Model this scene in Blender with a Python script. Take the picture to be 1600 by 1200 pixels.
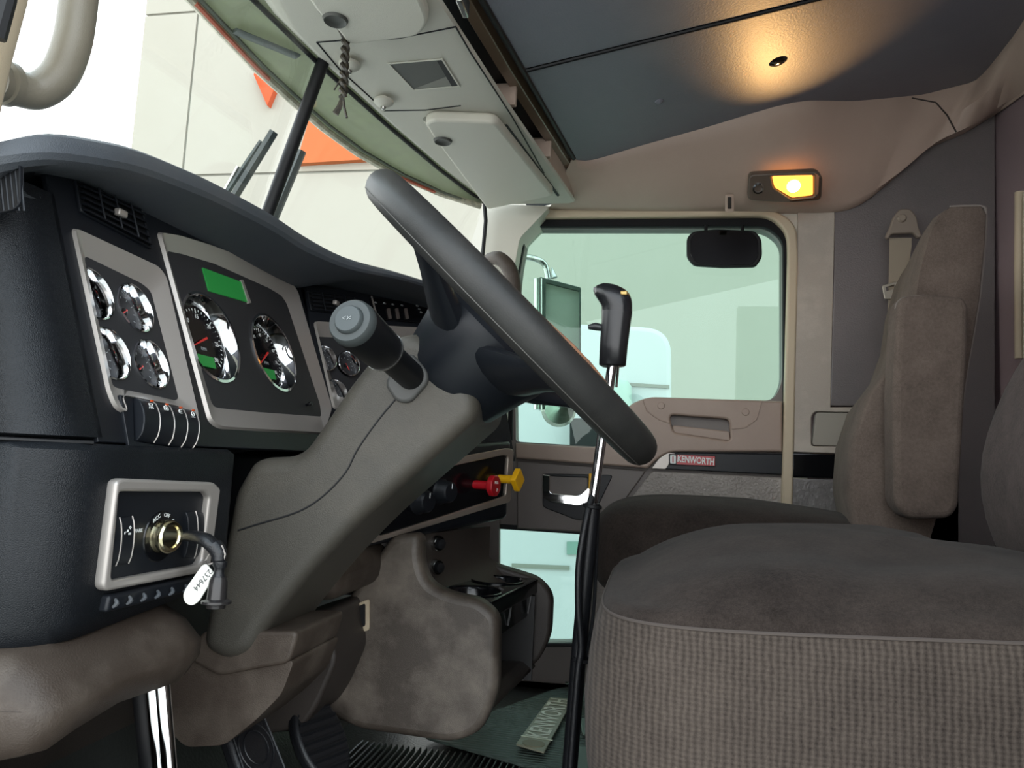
import bpy, bmesh, math, random
from mathutils import Vector as V, Matrix
random.seed(4)
for o in list(bpy.data.objects): bpy.data.objects.remove(o)
COL = bpy.context.scene.collection
SC = bpy.context.scene

# ---------------------------------------------------------------- camera
# world: X towards the back of the lorry, Y across the cab to the passenger door, Z up, cab floor at z = 0
YH = V((220, 130, 1160)).normalized()
XH = V((1, .03, -(220 + 130 * .03) / 1160)).normalized()
ZH = XH.cross(YH)
if ZH.y > 0: ZH = -ZH
CAM = V((0, 0, .64))
def toworld(v): return V((v.dot(XH), v.dot(YH), v.dot(ZH)))
cd = bpy.data.cameras.new('camera'); cam = bpy.data.objects.new('camera', cd); COL.objects.link(cam)
cd.sensor_width = 36; cd.lens = 36 * 1160 / 1600; cd.clip_start = .02; cd.clip_end = 200
r_, u_, b_ = toworld(V((1, 0, 0))), toworld(V((0, -1, 0))), toworld(V((0, 0, -1)))
cam.matrix_world = Matrix(((r_.x, u_.x, b_.x, CAM.x), (r_.y, u_.y, b_.y, CAM.y), (r_.z, u_.z, b_.z, CAM.z), (0, 0, 0, 1)))
SC.camera = cam
# ---------------------------------------------------------------- sky, exposure
w = bpy.data.worlds.new('overcast'); SC.world = w; w.use_nodes = True
nt = w.node_tree; bgn = nt.nodes['Background']
tcw = nt.nodes.new('ShaderNodeTexCoord'); sx = nt.nodes.new('ShaderNodeSeparateXYZ'); rp = nt.nodes.new('ShaderNodeValToRGB')
nt.links.new(tcw.outputs['Generated'], sx.inputs[0]); nt.links.new(sx.outputs['Z'], rp.inputs[0]); nt.links.new(rp.outputs[0], bgn.inputs[0])
rp.color_ramp.elements[0].color = (1, 1, 1, 1); rp.color_ramp.elements[1].color = (.72, .88, 1, 1); rp.color_ramp.elements[1].position = .9
bgn.inputs[1].default_value = 2.9
SC.view_settings.view_transform = 'Standard'; SC.view_settings.look = 'None'
SC.view_settings.exposure = .4; SC.view_settings.gamma = 1

# ---------------------------------------------------------------- helpers
def ray(px, py): return toworld(V(((px - 800) / 1160, (py - 600) / 1160, 1)))
def U(px, py, X=None, Y=None, Z=None, P=None):
    d = ray(px, py)
    if X is not None: k = (X - CAM.x) / d.x
    elif Y is not None: k = (Y - CAM.y) / d.y
    elif Z is not None: k = (Z - CAM.z) / d.z
    else: k = (P[0] - CAM).dot(P[3]) / d.dot(P[3])
    return CAM + d * k
def frame(o, n, up=(0, 0, 1)):
    n = V(n).normalized(); u = V(up).cross(n).normalized(); v = n.cross(u)
    return (V(o), u, v, n)
def off(F, d): return (F[0] + F[3] * d, F[1], F[2], F[3])
def q2(F, px, py, d=0):
    p = U(px, py, P=off(F, d)) - F[0]; return (p.dot(F[1]), p.dot(F[2]))
def at2(F, x, y, d=0): return F[0] + F[1] * x + F[2] * y + F[3] * d
def L2(F, pts, d=0): return [q2(F, *p[:2], d) for p in pts]
def rnd(pts, r, n=5):
    out = []; N = len(pts)
    for i, p in enumerate(pts):
        rr = r[i] if isinstance(r, (list, tuple)) else r
        p = V(p); a = V(pts[i - 1]) - p; b = V(pts[(i + 1) % N]) - p
        d = min(rr, a.length * .45, b.length * .45)
        if d < 1e-5: out.append(tuple(p)); continue
        A = p + a.normalized() * d; B = p + b.normalized() * d
        for k in range(n + 1):
            t = k / n; out.append(tuple(A * (1 - t) ** 2 + p * 2 * t * (1 - t) + B * t * t))
    return out
def grow(pts, s):
    c = V((sum(p[0] for p in pts) / len(pts), sum(p[1] for p in pts) / len(pts))); return [tuple(c + (V(p) - c) * s) for p in pts]
def circ(x, y, r, n=32, ry=None): return [(x + r * math.cos(2 * math.pi * k / n), y + (ry or r) * math.sin(2 * math.pi * k / n)) for k in range(n)]
def spl(pts, n=6):
    pts = [V(p) for p in pts]; out = []
    for i in range(len(pts) - 1):
        a = pts[max(i - 1, 0)]; b = pts[i]; c = pts[i + 1]; d = pts[min(i + 2, len(pts) - 1)]
        for k in range(n):
            t = k / n
            out.append(.5 * ((2 * b) + (c - a) * t + (2 * a - 5 * b + 4 * c - d) * t * t + (3 * b - a - 3 * c + d) * t ** 3))
    out.append(pts[-1]); return out

WO = {}
def setp(o, label=None, cat=None, group=None, kind=None):
    if label: o['label'] = label
    if cat: o['category'] = cat
    if group: o['group'] = group
    if kind: o['kind'] = kind
    return o
def thing(name, base, label=None, cat=None, group=None, kind=None):
    o = bpy.data.objects.new(name, None); COL.objects.link(o); o.location = base; o.empty_display_size = .05
    WO[o] = V(base); return setp(o, label, cat, group, kind)
def link(name, me, mat, parent):
    o = bpy.data.objects.new(name, me); COL.objects.link(o)
    if mat: me.materials.clear(); me.materials.append(mat)
    if parent:
        base = WO[parent]; o.parent = parent
    else:
        vs = [v.co for v in me.vertices]
        base = V(((min(v.x for v in vs) + max(v.x for v in vs)) / 2, (min(v.y for v in vs) + max(v.y for v in vs)) / 2, min(v.z for v in vs)))
        o.location = base
    me.transform(Matrix.Translation(-base)); WO[o] = base
    return o
def mods(o, bevel=0, sub=0, seg=3, ang=35):
    if bevel:
        m = o.modifiers.new('b', 'BEVEL'); m.width = bevel; m.segments = seg; m.limit_method = 'ANGLE'; m.angle_limit = math.radians(ang); m.harden_normals = False
    if sub:
        m = o.modifiers.new('s', 'SUBSURF'); m.levels = sub; m.render_levels = sub
def mesh(name, vs, fs, mat, parent=None, smooth=True, bevel=0, sub=0, seg=3, ang=35):
    me = bpy.data.meshes.new(name); me.from_pydata([tuple(v) for v in vs], [], fs)
    bm = bmesh.new(); bm.from_mesh(me); bmesh.ops.recalc_face_normals(bm, faces=bm.faces); bm.to_mesh(me); bm.free()
    o = link(name, me, mat, parent)
    if smooth: me.shade_smooth(); me.set_sharp_from_angle(angle=math.radians(ang if not bevel else 45))
    mods(o, bevel, sub, seg, ang); return o
def loft(name, rings, mat, parent=None, closed=True, caps=True, **k):
    n = len(rings[0]); vs = [p for r in rings for p in r]; fs = []
    for i in range(len(rings) - 1):
        for j in range(n if closed else n - 1):
            a = i * n + j; b = i * n + (j + 1) % n; fs.append((a, b, b + n, a + n))
    if caps: fs.append(tuple(range(n))[::-1]); fs.append(tuple((len(rings) - 1) * n + j for j in range(n)))
    return mesh(name, vs, fs, mat, parent, **k)
def prism(name, F, pts, d0, d1, mat, parent=None, bevel=0, **k):
    return loft(name, [[at2(F, *p, d0) for p in pts], [at2(F, *p, d1) for p in pts]], mat, parent, bevel=bevel, **k)
def plate(name, F, loops, depth, mat, parent=None, bev=0, d=0):
    """flat plate with holes: front face at d, body going back by depth"""
    cu = bpy.data.curves.new(name, 'CURVE'); cu.dimensions = '2D'; cu.fill_mode = 'BOTH'
    cu.extrude = max(depth / 2 - bev, 0); cu.bevel_depth = bev; cu.bevel_resolution = 2; cu.offset = -bev
    for lp in loops:
        s = cu.splines.new('POLY'); s.points.add(len(lp) - 1); s.use_cyclic_u = True
        for p, q in zip(s.points, lp): p.co = (q[0], q[1], 0, 1)
    return fromcurve(name, cu, F, d - depth / 2, mat, parent)
def fromcurve(name, cu, F, d, mat, parent, xf=None):
    t = bpy.data.objects.new(name, cu); COL.objects.link(t)
    dg = bpy.context.evaluated_depsgraph_get(); dg.update()
    me = bpy.data.meshes.new_from_object(t.evaluated_get(dg)); bpy.data.objects.remove(t)
    m = Matrix((F[1], F[2], F[3])).transposed().to_4x4(); m.translation = F[0] + F[3] * d
    if xf is not None: m = m @ xf
    me.transform(m); me.name = name
    o = link(name, me, mat, parent); me.shade_smooth(); me.set_sharp_from_angle(angle=math.radians(35)); return o
def text(name, s, F, x, y, size, mat, parent, d=.0005, sx=1, rot=0, bold=0, align='CENTER'):
    cu = bpy.data.curves.new(name, 'FONT'); cu.body = s; cu.size = size; cu.align_x = align; cu.align_y = 'CENTER'; cu.extrude = .0002; cu.offset = bold
    cu.resolution_u = 3
    return fromcurve(name, cu, F, d, mat, parent, Matrix.Translation((x, y, 0)) @ Matrix.Rotation(rot, 4, 'Z') @ Matrix.Diagonal((sx, 1, 1, 1)))
def tube(name, pts, r, mat, parent=None, n=12, smooth=0, flat=1, caps=True, closed=False):
    pts = [V(p) for p in pts]; rs = r if isinstance(r, (list, tuple)) else [r] * len(pts)
    if smooth:
        k = len(pts); P2 = spl(pts, smooth)
        rr = []
        for i in range(len(P2)):
            t = i / smooth; a = min(int(t), k - 1); b = min(a + 1, k - 1); f = t - a; rr.append(rs[a] * (1 - f) + rs[b] * f)
        pts, rs = P2, rr
    rings = []; T0 = (pts[1] - pts[0]).normalized()
    N = T0.orthogonal().normalized() if abs(T0.z) > .9 else (V((0, 0, 1)) - T0 * T0.z).normalized()
    for i, p in enumerate(pts):
        T = (pts[min(i + 1, len(pts) - 1)] - pts[max(i - 1, 0)])
        if closed: T = pts[(i + 1) % len(pts)] - pts[i - 1]
        T.normalize(); N = (N - T * N.dot(T)).normalized(); B = T.cross(N)
        rings.append([p + (N * math.cos(a) * flat + B * math.sin(a)) * rs[i] for a in [2 * math.pi * k / n for k in range(n)]])
    if closed: rings.append(rings[0]); caps = False
    return loft(name, rings, mat, parent, caps=caps, ang=40)
def lathe(name, prof, o, axis, mat, parent=None, n=32, caps=False, sy=1, up=None):
    o = V(o); a = V(axis).normalized(); u = a.orthogonal().normalized() if up is None else (V(up) - a * V(up).dot(a)).normalized(); v = a.cross(u)
    rings = [[o + a * h + (u * math.cos(2 * math.pi * k / n) + v * sy * math.sin(2 * math.pi * k / n)) * max(r, 1e-5) for k in range(n)] for r, h in prof]
    return loft(name, rings, mat, parent, caps=caps, ang=40)
def box(name, c, s, mat, parent=None, bevel=0, F=None, **k):
    c = V(c); ux, uy, uz = (V((1, 0, 0)), V((0, 1, 0)), V((0, 0, 1))) if F is None else F
    vs = [c + ux * s[0] / 2 * a + uy * s[1] / 2 * b + uz * s[2] / 2 * g for a in (-1, 1) for b in (-1, 1) for g in (-1, 1)]
    fs = [(0, 1, 3, 2), (4, 6, 7, 5), (0, 4, 5, 1), (2, 3, 7, 6), (0, 2, 6, 4), (1, 5, 7, 3)]
    return mesh(name, vs, fs, mat, parent, bevel=bevel, **k)

def lin(c): return tuple(((x / 255) / 12.92 if x / 255 <= .04045 else ((x / 255 + .055) / 1.055) ** 2.4) for x in c) + (1,)
def M(name, c, rough=.5, metal=0, bump=None, var=None, spec=.5, sheen=0, coat=0, vscale=6):
    """bump = (kind, scale, distance); var = (second colour, amount)"""
    m = bpy.data.materials.new(name); m.use_nodes = True; t = m.node_tree; N = t.nodes; Lk = t.links.new
    b = N['Principled BSDF']; b.inputs['Base Color'].default_value = lin(c); b.inputs['Roughness'].default_value = rough
    b.inputs['Metallic'].default_value = metal; b.inputs['Specular IOR Level'].default_value = spec
    b.inputs['Sheen Weight'].default_value = sheen; b.inputs['Coat Weight'].default_value = coat; b.inputs['Coat Roughness'].default_value = .1
    tc = N.new('ShaderNodeTexCoord')
    if var:
        nz = N.new('ShaderNodeTexNoise'); nz.inputs['Scale'].default_value = vscale; nz.inputs['Detail'].default_value = 8; nz.inputs['Roughness'].default_value = .65
        Lk(tc.outputs['Object'], nz.inputs['Vector'])
        cr = N.new('ShaderNodeValToRGB'); cr.color_ramp.elements[0].position = .45; cr.color_ramp.elements[1].position = .7
        cr.color_ramp.elements[0].color = (0, 0, 0, 1); cr.color_ramp.elements[1].color = (var[1],) * 3 + (1,)
        mx = N.new('ShaderNodeMix'); mx.data_type = 'RGBA'; mx.inputs[6].default_value = lin(c); mx.inputs[7].default_value = lin(var[0])
        Lk(nz.outputs[0], cr.inputs[0]); Lk(cr.outputs[0], mx.inputs[0]); Lk(mx.outputs[2], b.inputs['Base Color'])
    if bump:
        kind, sc, ds = bump
        if kind == 'noise': tx = N.new('ShaderNodeTexNoise'); tx.inputs['Detail'].default_value = 4; outp = tx.outputs[0]
        elif kind == 'leather': tx = N.new('ShaderNodeTexVoronoi'); tx.feature = 'DISTANCE_TO_EDGE'; outp = tx.outputs['Distance']
        else:
            tx = N.new('ShaderNodeTexWave'); tx.bands_direction = kind; outp = tx.outputs[1]; tx.inputs['Distortion'].default_value = .6; tx.inputs['Detail'].default_value = 2
        tx.inputs['Scale'].default_value = sc; Lk(tc.outputs['Object'], tx.inputs['Vector'])
        bp = N.new('ShaderNodeBump'); bp.inputs['Distance'].default_value = ds; bp.inputs['Strength'].default_value = 1
        Lk(outp, bp.inputs['Height']); Lk(bp.outputs[0], b.inputs['Normal'])
    return m
def cloth(name, c1, c2, ribs=0):
    m = M(name, c1, .95, spec=.1, sheen=.04); t = m.node_tree; N = t.nodes; Lk = t.links.new; b = N['Principled BSDF']
    tc = N.new('ShaderNodeTexCoord'); prev = None
    for sc, wt in ((900, .45), (220, .3), (28, .3), (6, .5)):
        nz = N.new('ShaderNodeTexNoise'); nz.inputs['Scale'].default_value = sc; nz.inputs['Detail'].default_value = 3; Lk(tc.outputs['Object'], nz.inputs['Vector'])
        ma = N.new('ShaderNodeMath'); ma.operation = 'MULTIPLY_ADD'; ma.inputs[1].default_value = wt; ma.inputs[2].default_value = 0; Lk(nz.outputs[0], ma.inputs[0])
        if prev: Lk(prev.outputs[0], ma.inputs[2])
        prev = ma
    if ribs:
        wv = N.new('ShaderNodeTexWave'); wv.bands_direction = 'X'; wv.inputs['Scale'].default_value = .314 / ribs; wv.inputs['Distortion'].default_value = 2.5; wv.inputs['Detail'].default_value = 3; wv.inputs['Detail Scale'].default_value = 1.2
        Lk(tc.outputs['Object'], wv.inputs['Vector']); ma = N.new('ShaderNodeMath'); ma.operation = 'MULTIPLY_ADD'; ma.inputs[1].default_value = .32; Lk(wv.outputs[1], ma.inputs[0]); Lk(prev.outputs[0], ma.inputs[2])
        w2 = N.new('ShaderNodeTexWave'); w2.bands_direction = 'Z'; w2.inputs['Scale'].default_value = .314 / .0042; w2.inputs['Distortion'].default_value = 1.5; w2.inputs['Detail'].default_value = 2; Lk(tc.outputs['Object'], w2.inputs['Vector'])
        mb = N.new('ShaderNodeMath'); mb.operation = 'MULTIPLY_ADD'; mb.inputs[1].default_value = .14; Lk(w2.outputs[1], mb.inputs[0]); Lk(ma.outputs[0], mb.inputs[2]); prev = mb
    mr = N.new('ShaderNodeMapRange'); mr.inputs[1].default_value = .5; mr.inputs[2].default_value = 1.05 + (.45 if ribs else 0); Lk(prev.outputs[0], mr.inputs[0])
    mx = N.new('ShaderNodeMix'); mx.data_type = 'RGBA'; mx.inputs[6].default_value = lin(c1); mx.inputs[7].default_value = lin(c2); Lk(mr.outputs[0], mx.inputs[0]); Lk(mx.outputs[2], b.inputs['Base Color'])
    bp = N.new('ShaderNodeBump'); bp.inputs['Distance'].default_value = .0012; bp.inputs['Strength'].default_value = .7; Lk(prev.outputs[0], bp.inputs['Height']); Lk(bp.outputs[0], b.inputs['Normal'])
    return m
def fabric(name, c1, c2, axis='X', period=.005, rough=.95, mixn=.5):
    m = M(name, c1, rough, spec=.12, sheen=.04); t = m.node_tree; N = t.nodes; Lk = t.links.new; b = N['Principled BSDF']
    tc = N.new('ShaderNodeTexCoord'); wv = N.new('ShaderNodeTexWave'); wv.bands_direction = axis; wv.inputs['Scale'].default_value = .314 / period; wv.inputs['Distortion'].default_value = .8; wv.inputs['Detail Scale'].default_value = 3
    w2 = N.new('ShaderNodeTexWave'); w2.bands_direction = 'Z'; w2.inputs['Scale'].default_value = .314 / (period * .6); w2.inputs['Distortion'].default_value = 1
    nz = N.new('ShaderNodeTexNoise'); nz.inputs['Scale'].default_value = 700; nz.inputs['Detail'].default_value = 3
    n3 = N.new('ShaderNodeTexNoise'); n3.inputs['Scale'].default_value = 7; n3.inputs['Detail'].default_value = 6
    for x in (wv, w2, nz, n3): Lk(tc.outputs['Object'], x.inputs['Vector'])
    m1 = N.new('ShaderNodeMath'); m1.operation = 'MULTIPLY_ADD'; m1.inputs[1].default_value = .35
    Lk(w2.outputs[1], m1.inputs[0]); Lk(wv.outputs[1], m1.inputs[2])
    m2 = N.new('ShaderNodeMath'); m2.operation = 'MULTIPLY_ADD'; m2.inputs[1].default_value = mixn; Lk(nz.outputs[0], m2.inputs[0]); Lk(m1.outputs[0], m2.inputs[2])
    m3 = N.new('ShaderNodeMath'); m3.operation = 'MULTIPLY_ADD'; m3.inputs[1].default_value = .8; Lk(n3.outputs[0], m3.inputs[0]); Lk(m2.outputs[0], m3.inputs[2])
    mr = N.new('ShaderNodeMapRange'); mr.inputs[1].default_value = .5; mr.inputs[2].default_value = 2.1; Lk(m3.outputs[0], mr.inputs[0])
    mx = N.new('ShaderNodeMix'); mx.data_type = 'RGBA'; mx.inputs[6].default_value = lin(c1); mx.inputs[7].default_value = lin(c2)
    Lk(mr.outputs[0], mx.inputs[0]); Lk(mx.outputs[2], b.inputs['Base Color'])
    bp = N.new('ShaderNodeBump'); bp.inputs['Distance'].default_value = .0008; bp.inputs['Strength'].default_value = .6; Lk(m2.outputs[0], bp.inputs['Height']); Lk(bp.outputs[0], b.inputs['Normal'])
    return m
def glassm(name, tint, refl=1.45, extra=0):
    m = bpy.data.materials.new(name); m.use_nodes = True; t = m.node_tree; N = t.nodes; Lk = t.links.new; N.remove(N['Principled BSDF'])
    tr = N.new('ShaderNodeBsdfTransparent'); tr.inputs[0].default_value = lin(tint); g = N.new('ShaderNodeBsdfGlossy'); g.inputs['Roughness'].default_value = .01
    lw = N.new('ShaderNodeLayerWeight'); lw.inputs[0].default_value = .5; pw5 = N.new('ShaderNodeMath'); pw5.operation = 'POWER'; pw5.inputs[1].default_value = 5; Lk(lw.outputs['Facing'], pw5.inputs[0])
    f = N.new('ShaderNodeMath'); f.operation = 'MULTIPLY_ADD'; f.inputs[1].default_value = .6; f.inputs[2].default_value = .025; Lk(pw5.outputs[0], f.inputs[0]); mx = N.new('ShaderNodeMixShader')
    Lk(f.outputs[0], mx.inputs[0]); Lk(tr.outputs[0], mx.inputs[1]); Lk(g.outputs[0], mx.inputs[2]); Lk(mx.outputs[0], N['Material Output'].inputs[0]); return m
def emis(name, c, s):
    m = M(name, c, .3); b = m.node_tree.nodes['Principled BSDF']; b.inputs['Emission Color'].default_value = lin(c); b.inputs['Emission Strength'].default_value = s; return m

leather = M('black_grained_leather', (16, 19, 23), .44, spec=.3, bump=('leather', 620, -.0005), var=((30, 33, 37), .5), vscale=9)
padm = M('dash_pad', (70, 75, 81), .55, bump=('noise', 900, .0005), var=((88, 88, 88), .5))
black = M('satin_black_plastic', (22, 25, 30), .4, spec=.35, bump=('noise', 1500, .0001))
gloss = M('gloss_black', (13, 14, 17), .15)
facem = M('gauge_plate', (48, 48, 50), .55, spec=.3)
silver = M('silver_paint', (172, 166, 160), .35, .45, bump=('noise', 2500, .00004))
chrome = M('chrome', (235, 236, 238), .06, 1)
dimchrome = M('worn_metal', (190, 190, 186), .22, 1, var=((120, 115, 108), .6), vscale=40)
shroud = M('grey_column_plastic', (66, 63, 57), .45, bump=('noise', 700, .0005), var=((84, 79, 70), .7), spec=.4)
rubber = M('wheel_rubber', (42, 42, 41), .46, spec=.35, bump=('noise', 700, .0002), var=((54, 53, 51), .7), vscale=14)
stalkm = M('stalk_plastic', (14, 15, 17), .42, spec=.35, bump=('noise', 1500, .0001))
stalkg = M('stalk_end_plastic', (58, 63, 63), .55)
brown = M('brown_plastic', (62, 53, 46), .5, spec=.35, bump=('noise', 650, .0005), var=((98, 89, 80), .7), vscale=11)
brownd = M('dark_brown_plastic', (54, 48, 44), .5, bump=('noise', 650, .0004), var=((72, 66, 61), .5))
consolem = M('taupe_console', (70, 62, 55), .45, bump=('noise', 700, .0004), var=((134, 124, 113), .7), vscale=7)
headgrey = M('header_grey', (200, 196, 183), .5, bump=('noise', 800, .0004))
headtan = M('rail_tan', (186, 164, 149), .5, bump=('noise', 600, .0004), var=((196, 176, 160), .5))
tan = M('beige_trim', (196, 180, 154), .5, bump=('noise', 700, .0003))
pillar = M('pillar_grey', (172, 162, 150), .45, bump=('noise', 400, .0005), var=((204, 194, 180), .6), vscale=8)
vinyl = M('roof_vinyl', (122, 122, 132), .46, bump=('noise', 220, .0006), var=((132, 131, 140), .5), spec=.5)
vinyls = M('side_vinyl', (112, 105, 104), .4, bump=('noise', 260, .0008), var=((100, 98, 96), .6))
purple = M('rear_wall_vinyl', (146, 128, 131), .5, bump=('noise', 300, .0006))  # base colour lightened to carry the flare haze over the rear
doorbr = M('door_brown', (160, 140, 127), .45, bump=('noise', 800, .0003), var=((170, 152, 138), .5))
doordk = M('door_dark', (112, 104, 99), .45, bump=('noise', 600, .0004))
doorlth = M('door_leatherette', (146, 138, 131), .36, bump=('noise', 140, .003), var=((172, 164, 156), .6), vscale=14)
seal = M('black_seal', (26, 27, 29), .5, spec=.3); matteblack = M('matte_black_rubber', (24, 24, 26), .7, spec=.2)
darkr = M('black_rubber', (24, 25, 28), .38, bump=('noise', 500, .0005))
floorm = M('floor_rubber', (50, 52, 50), .28, bump=('noise', 200, .0008))
fab = cloth('seat_cloth', (24, 19, 17), (64, 56, 51))
fab2 = cloth('brightened_passenger_cloth', (68, 59, 53), (116, 103, 94)); fab3 = cloth('brightened_back_cloth', (44, 38, 36), (92, 80, 76))  # lighter copies of the seat cloth, making up for weak light on the backs
fabrib = cloth('ribbed_seat_cloth', (28, 23, 21), (86, 77, 70), .0058)
white = M('white_print', (225, 228, 225), .5)
faint = M('faint_print', (150, 155, 155), .5)
red = M('red_plastic', (178, 22, 34), .3); yellow = M('yellow_plastic', (240, 180, 20), .35)
redn = M('needle_red', (214, 40, 34), .4); green = emis('green_display', (30, 108, 48), .45)
orange = M('orange_paint', (190, 78, 38), .6, spec=.2); orange2 = M('light_orange_paint', (178, 98, 56), .6, spec=.2); salmon = M('salmon_reflector', (190, 100, 78), .5); cream = M('building_cream', (162, 159, 149), .85, spec=.2, var=((157, 154, 143), .6), vscale=.6)
gap = M('joint_grey', (134, 134, 126), .9, spec=.2)  # plain grey behind the wall joints, also the lorry's stripe lines
truckw = M('white_truck_paint', (190, 192, 194), .5); concrete = M('concrete', (178, 174, 166), .9, var=((140, 138, 132), .8), vscale=1)
visg = M('smoked_green_acrylic', (146, 150, 134), .5, var=((158, 166, 138), .8), vscale=30)
_t = visg.node_tree; _tl = _t.nodes.new('ShaderNodeBsdfTranslucent'); _tl.inputs[0].default_value = lin((172, 176, 154)); _mx = _t.nodes.new('ShaderNodeMixShader'); _mx.inputs[0].default_value = .45
_t.links.new(_t.nodes['Principled BSDF'].outputs[0], _mx.inputs[1]); _t.links.new(_tl.outputs[0], _mx.inputs[2]); _t.links.new(_mx.outputs[0], _t.nodes['Material Output'].inputs[0])
alu = M('aged_aluminium', (176, 170, 152), .5, 0, bump=('noise', 200, .001), var=((226, 220, 198), .9), vscale=60)
belt = M('seat_belt_webbing', (168, 156, 138), .8, bump=('X', 300, .0004))
wire = M('beaded_cord', (38, 34, 29), .4, var=((84, 76, 58), .9), vscale=200)
handm = M('grey_grab_handle', (128, 122, 108), .38, bump=('noise', 700, .0003))
clear = glassm('windscreen_glass', (252, 252, 250)); tintg = glassm('green_tinted_glass', (222, 238, 231))
smoke = M('amber_lens_brass', (180, 150, 90), .3, .6)
matg = M('green_rubber_mat', (92, 106, 99), .45, bump=('Y', 24, .003)); matpl = M('cream_plate', (176, 176, 152), .45, var=((150, 138, 116), .6), vscale=30)
brass = M('lock_metal', (216, 206, 170), .15, 1)
mirrorm = M('mirror_glass', (60, 60, 62), .05, 1)

# ---------------------------------------------------------------- outside
g_ = box('ground', (0, 6, -1.25), (60, 40, .1), concrete); setp(g_, kind='structure')
FB = frame((0, 9, 0), (0, -1, 0))
bld = thing('building', (0, 9, -1.2), 'pale cream flat-fronted workshop building with wide wall panels beyond the lorry', 'building')
xe = U(212, 150, Y=9).x
def vx(px, py): return U(px, py, Y=9).x
ys = [-1.2, U(345, 273, Y=9).z, U(228, 24, Y=9).z, 12.5]
xs = [xe, vx(300, 120)]
while xs[-1] < 14: xs.append(xs[-1] + 4.6)
for i in range(len(xs) - 1):
    for j in range(3):
        box('wall_panel', ((xs[i] + xs[i + 1]) / 2, 9.15, (ys[j] + ys[j + 1]) / 2), (xs[i + 1] - xs[i] - .035, .3, ys[j + 1] - ys[j] - .035), cream, bld, smooth=False)
box('wall_core', ((xs[0] + xs[-1]) / 2 + .02, 9.445, 5.6), (xs[-1] - xs[0] - .06, .84, 13.5), gap, bld, smooth=False)
for nm, pts, lab in (('wall_sign', [(402, 122), (409, 112), (437, 137), (423, 170)], 'small orange four-sided sign plate high on the cream building wall'),
                ('wall_sign', [(468, 260), (500, 150), (700, 246)], 'large orange triangular sign plate on the cream building wall beside the windscreen post')):
    s_ = plate(nm, FB, [L2(FB, pts)], .1, orange2 if 'large' in lab else orange, None, 0, .1); setp(s_, lab, 'sign')
# white lorry parked alongside
FT = frame((0, 4.6, 0), (0, -1, 0))
tr = thing('white_lorry', (.3, 4.8, -1.2), 'white lorry cab with a rounded roof corner parked alongside the passenger door', 'truck')
pts = rnd(L2(FT, [(700, 497), (1049, 512), (1049, 1150), (700, 1150)]), [.05, .17, .05, .05], 8)
prism('cab_side', FT, pts, -1.6, 0, truckw, tr, bevel=.03)
plate('side_stripe', FT, [L2(FT, [(870, 592), (1046, 602), (1046, 607), (870, 597)])], .01, gap, tr, 0, .012)
plate('side_panel_joint', FT, [L2(FT, [(800, 880), (890, 884), (890, 890), (800, 886)])], .01, gap, tr, 0, .012)
plate('vent_window', FT, [L2(FT, [(886, 846), (912, 846), (912, 866), (886, 866)])], .01, M('far_glass', (120, 150, 140), .1), tr, 0, .012)
lathe('exhaust_stack', [(.001, 1.1), (.06, 1.09), (.07, 1.0), (.07, 0)], U(966, 700, Y=4.4), (0, 0, 1), M('stack_grey', (190, 196, 190), .4), tr) if False else None
for wx in (-.25, .55): lathe('wheel', [(.0, -.02), (.12, .0), (.2, .0), (.36, .03), (.38, .0), (.38, -.22), (.0, -.22)], (wx, 4.58, -.82), (0, -1, 0), seal, tr)
lathe('air_tank', [(.0, .22), (.05, .215), (.075, .18), (.08, .0), (.08, -.5), (.0, -.5)], U(966, 650, Y=4.53), (0, 0, 1), M('pale_tank', (160, 180, 170), .4), tr)
# passenger side mirror
YM = 2.55; FM = frame((0, YM, 0), (.25, -1, 0))
mr_ = thing('side_mirror', U(870, 520, P=FM), 'tall chrome framed door mirror outside the passenger window', 'mirror')
o1 = rnd(L2(FM, [(843, 432), (908, 449), (908, 640), (843, 640)]), .006); i1 = rnd(L2(FM, [(853, 442), (905, 455), (905, 634), (853, 634)]), .004)
plate('mirror_frame', FM, [o1, i1], .05, M('mirror_frame_grey', (88, 98, 92), .3, .5), mr_, .002, 0)
plate('mirror_pane', FM, [i1], .01, M('painted_reflection', (176, 186, 172), .3, .0), mr_, 0, -.01)  # flat pale green put in for the wall reflected in the mirror
tube('mirror_housing_edge', [U(841, 436, P=FM), U(841, 640, P=FM)], .016, M('housing_white', (200, 206, 200), .2, .8), mr_)
tube('bracket', [U(798, 398, Y=2.235), U(800, 400, Y=2.4), U(828, 402, Y=2.5), U(850, 412, Y=YM), U(857, 436, Y=YM)], .011, dimchrome, mr_, smooth=5)
tube('antenna_stub', [U(862, 418, Y=YM), U(866, 434, Y=YM)], [.003, .012], dimchrome, mr_)
tube('upper_bracket', [U(810, 378, Y=2.4), U(860, 352, Y=2.5), U(885, 345, Y=2.6)], .009, dimchrome, mr_)
lathe('round_mirror', [(.001, .0), (.055, .004), (.06, .012), (.05, .03), (.0, .035)], U(872, 640, Y=2.5), (.3, -1, 0), dimchrome, mr_); tube('round_mirror_stem', [U(845, 600, Y=YM), U(860, 630, Y=2.52)], .008, dimchrome, mr_)
prism('fairing', FT, L2(FT, [(893, 655), (960, 655), (960, 760), (893, 760)]), -.02, .1, seal, tr)

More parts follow.
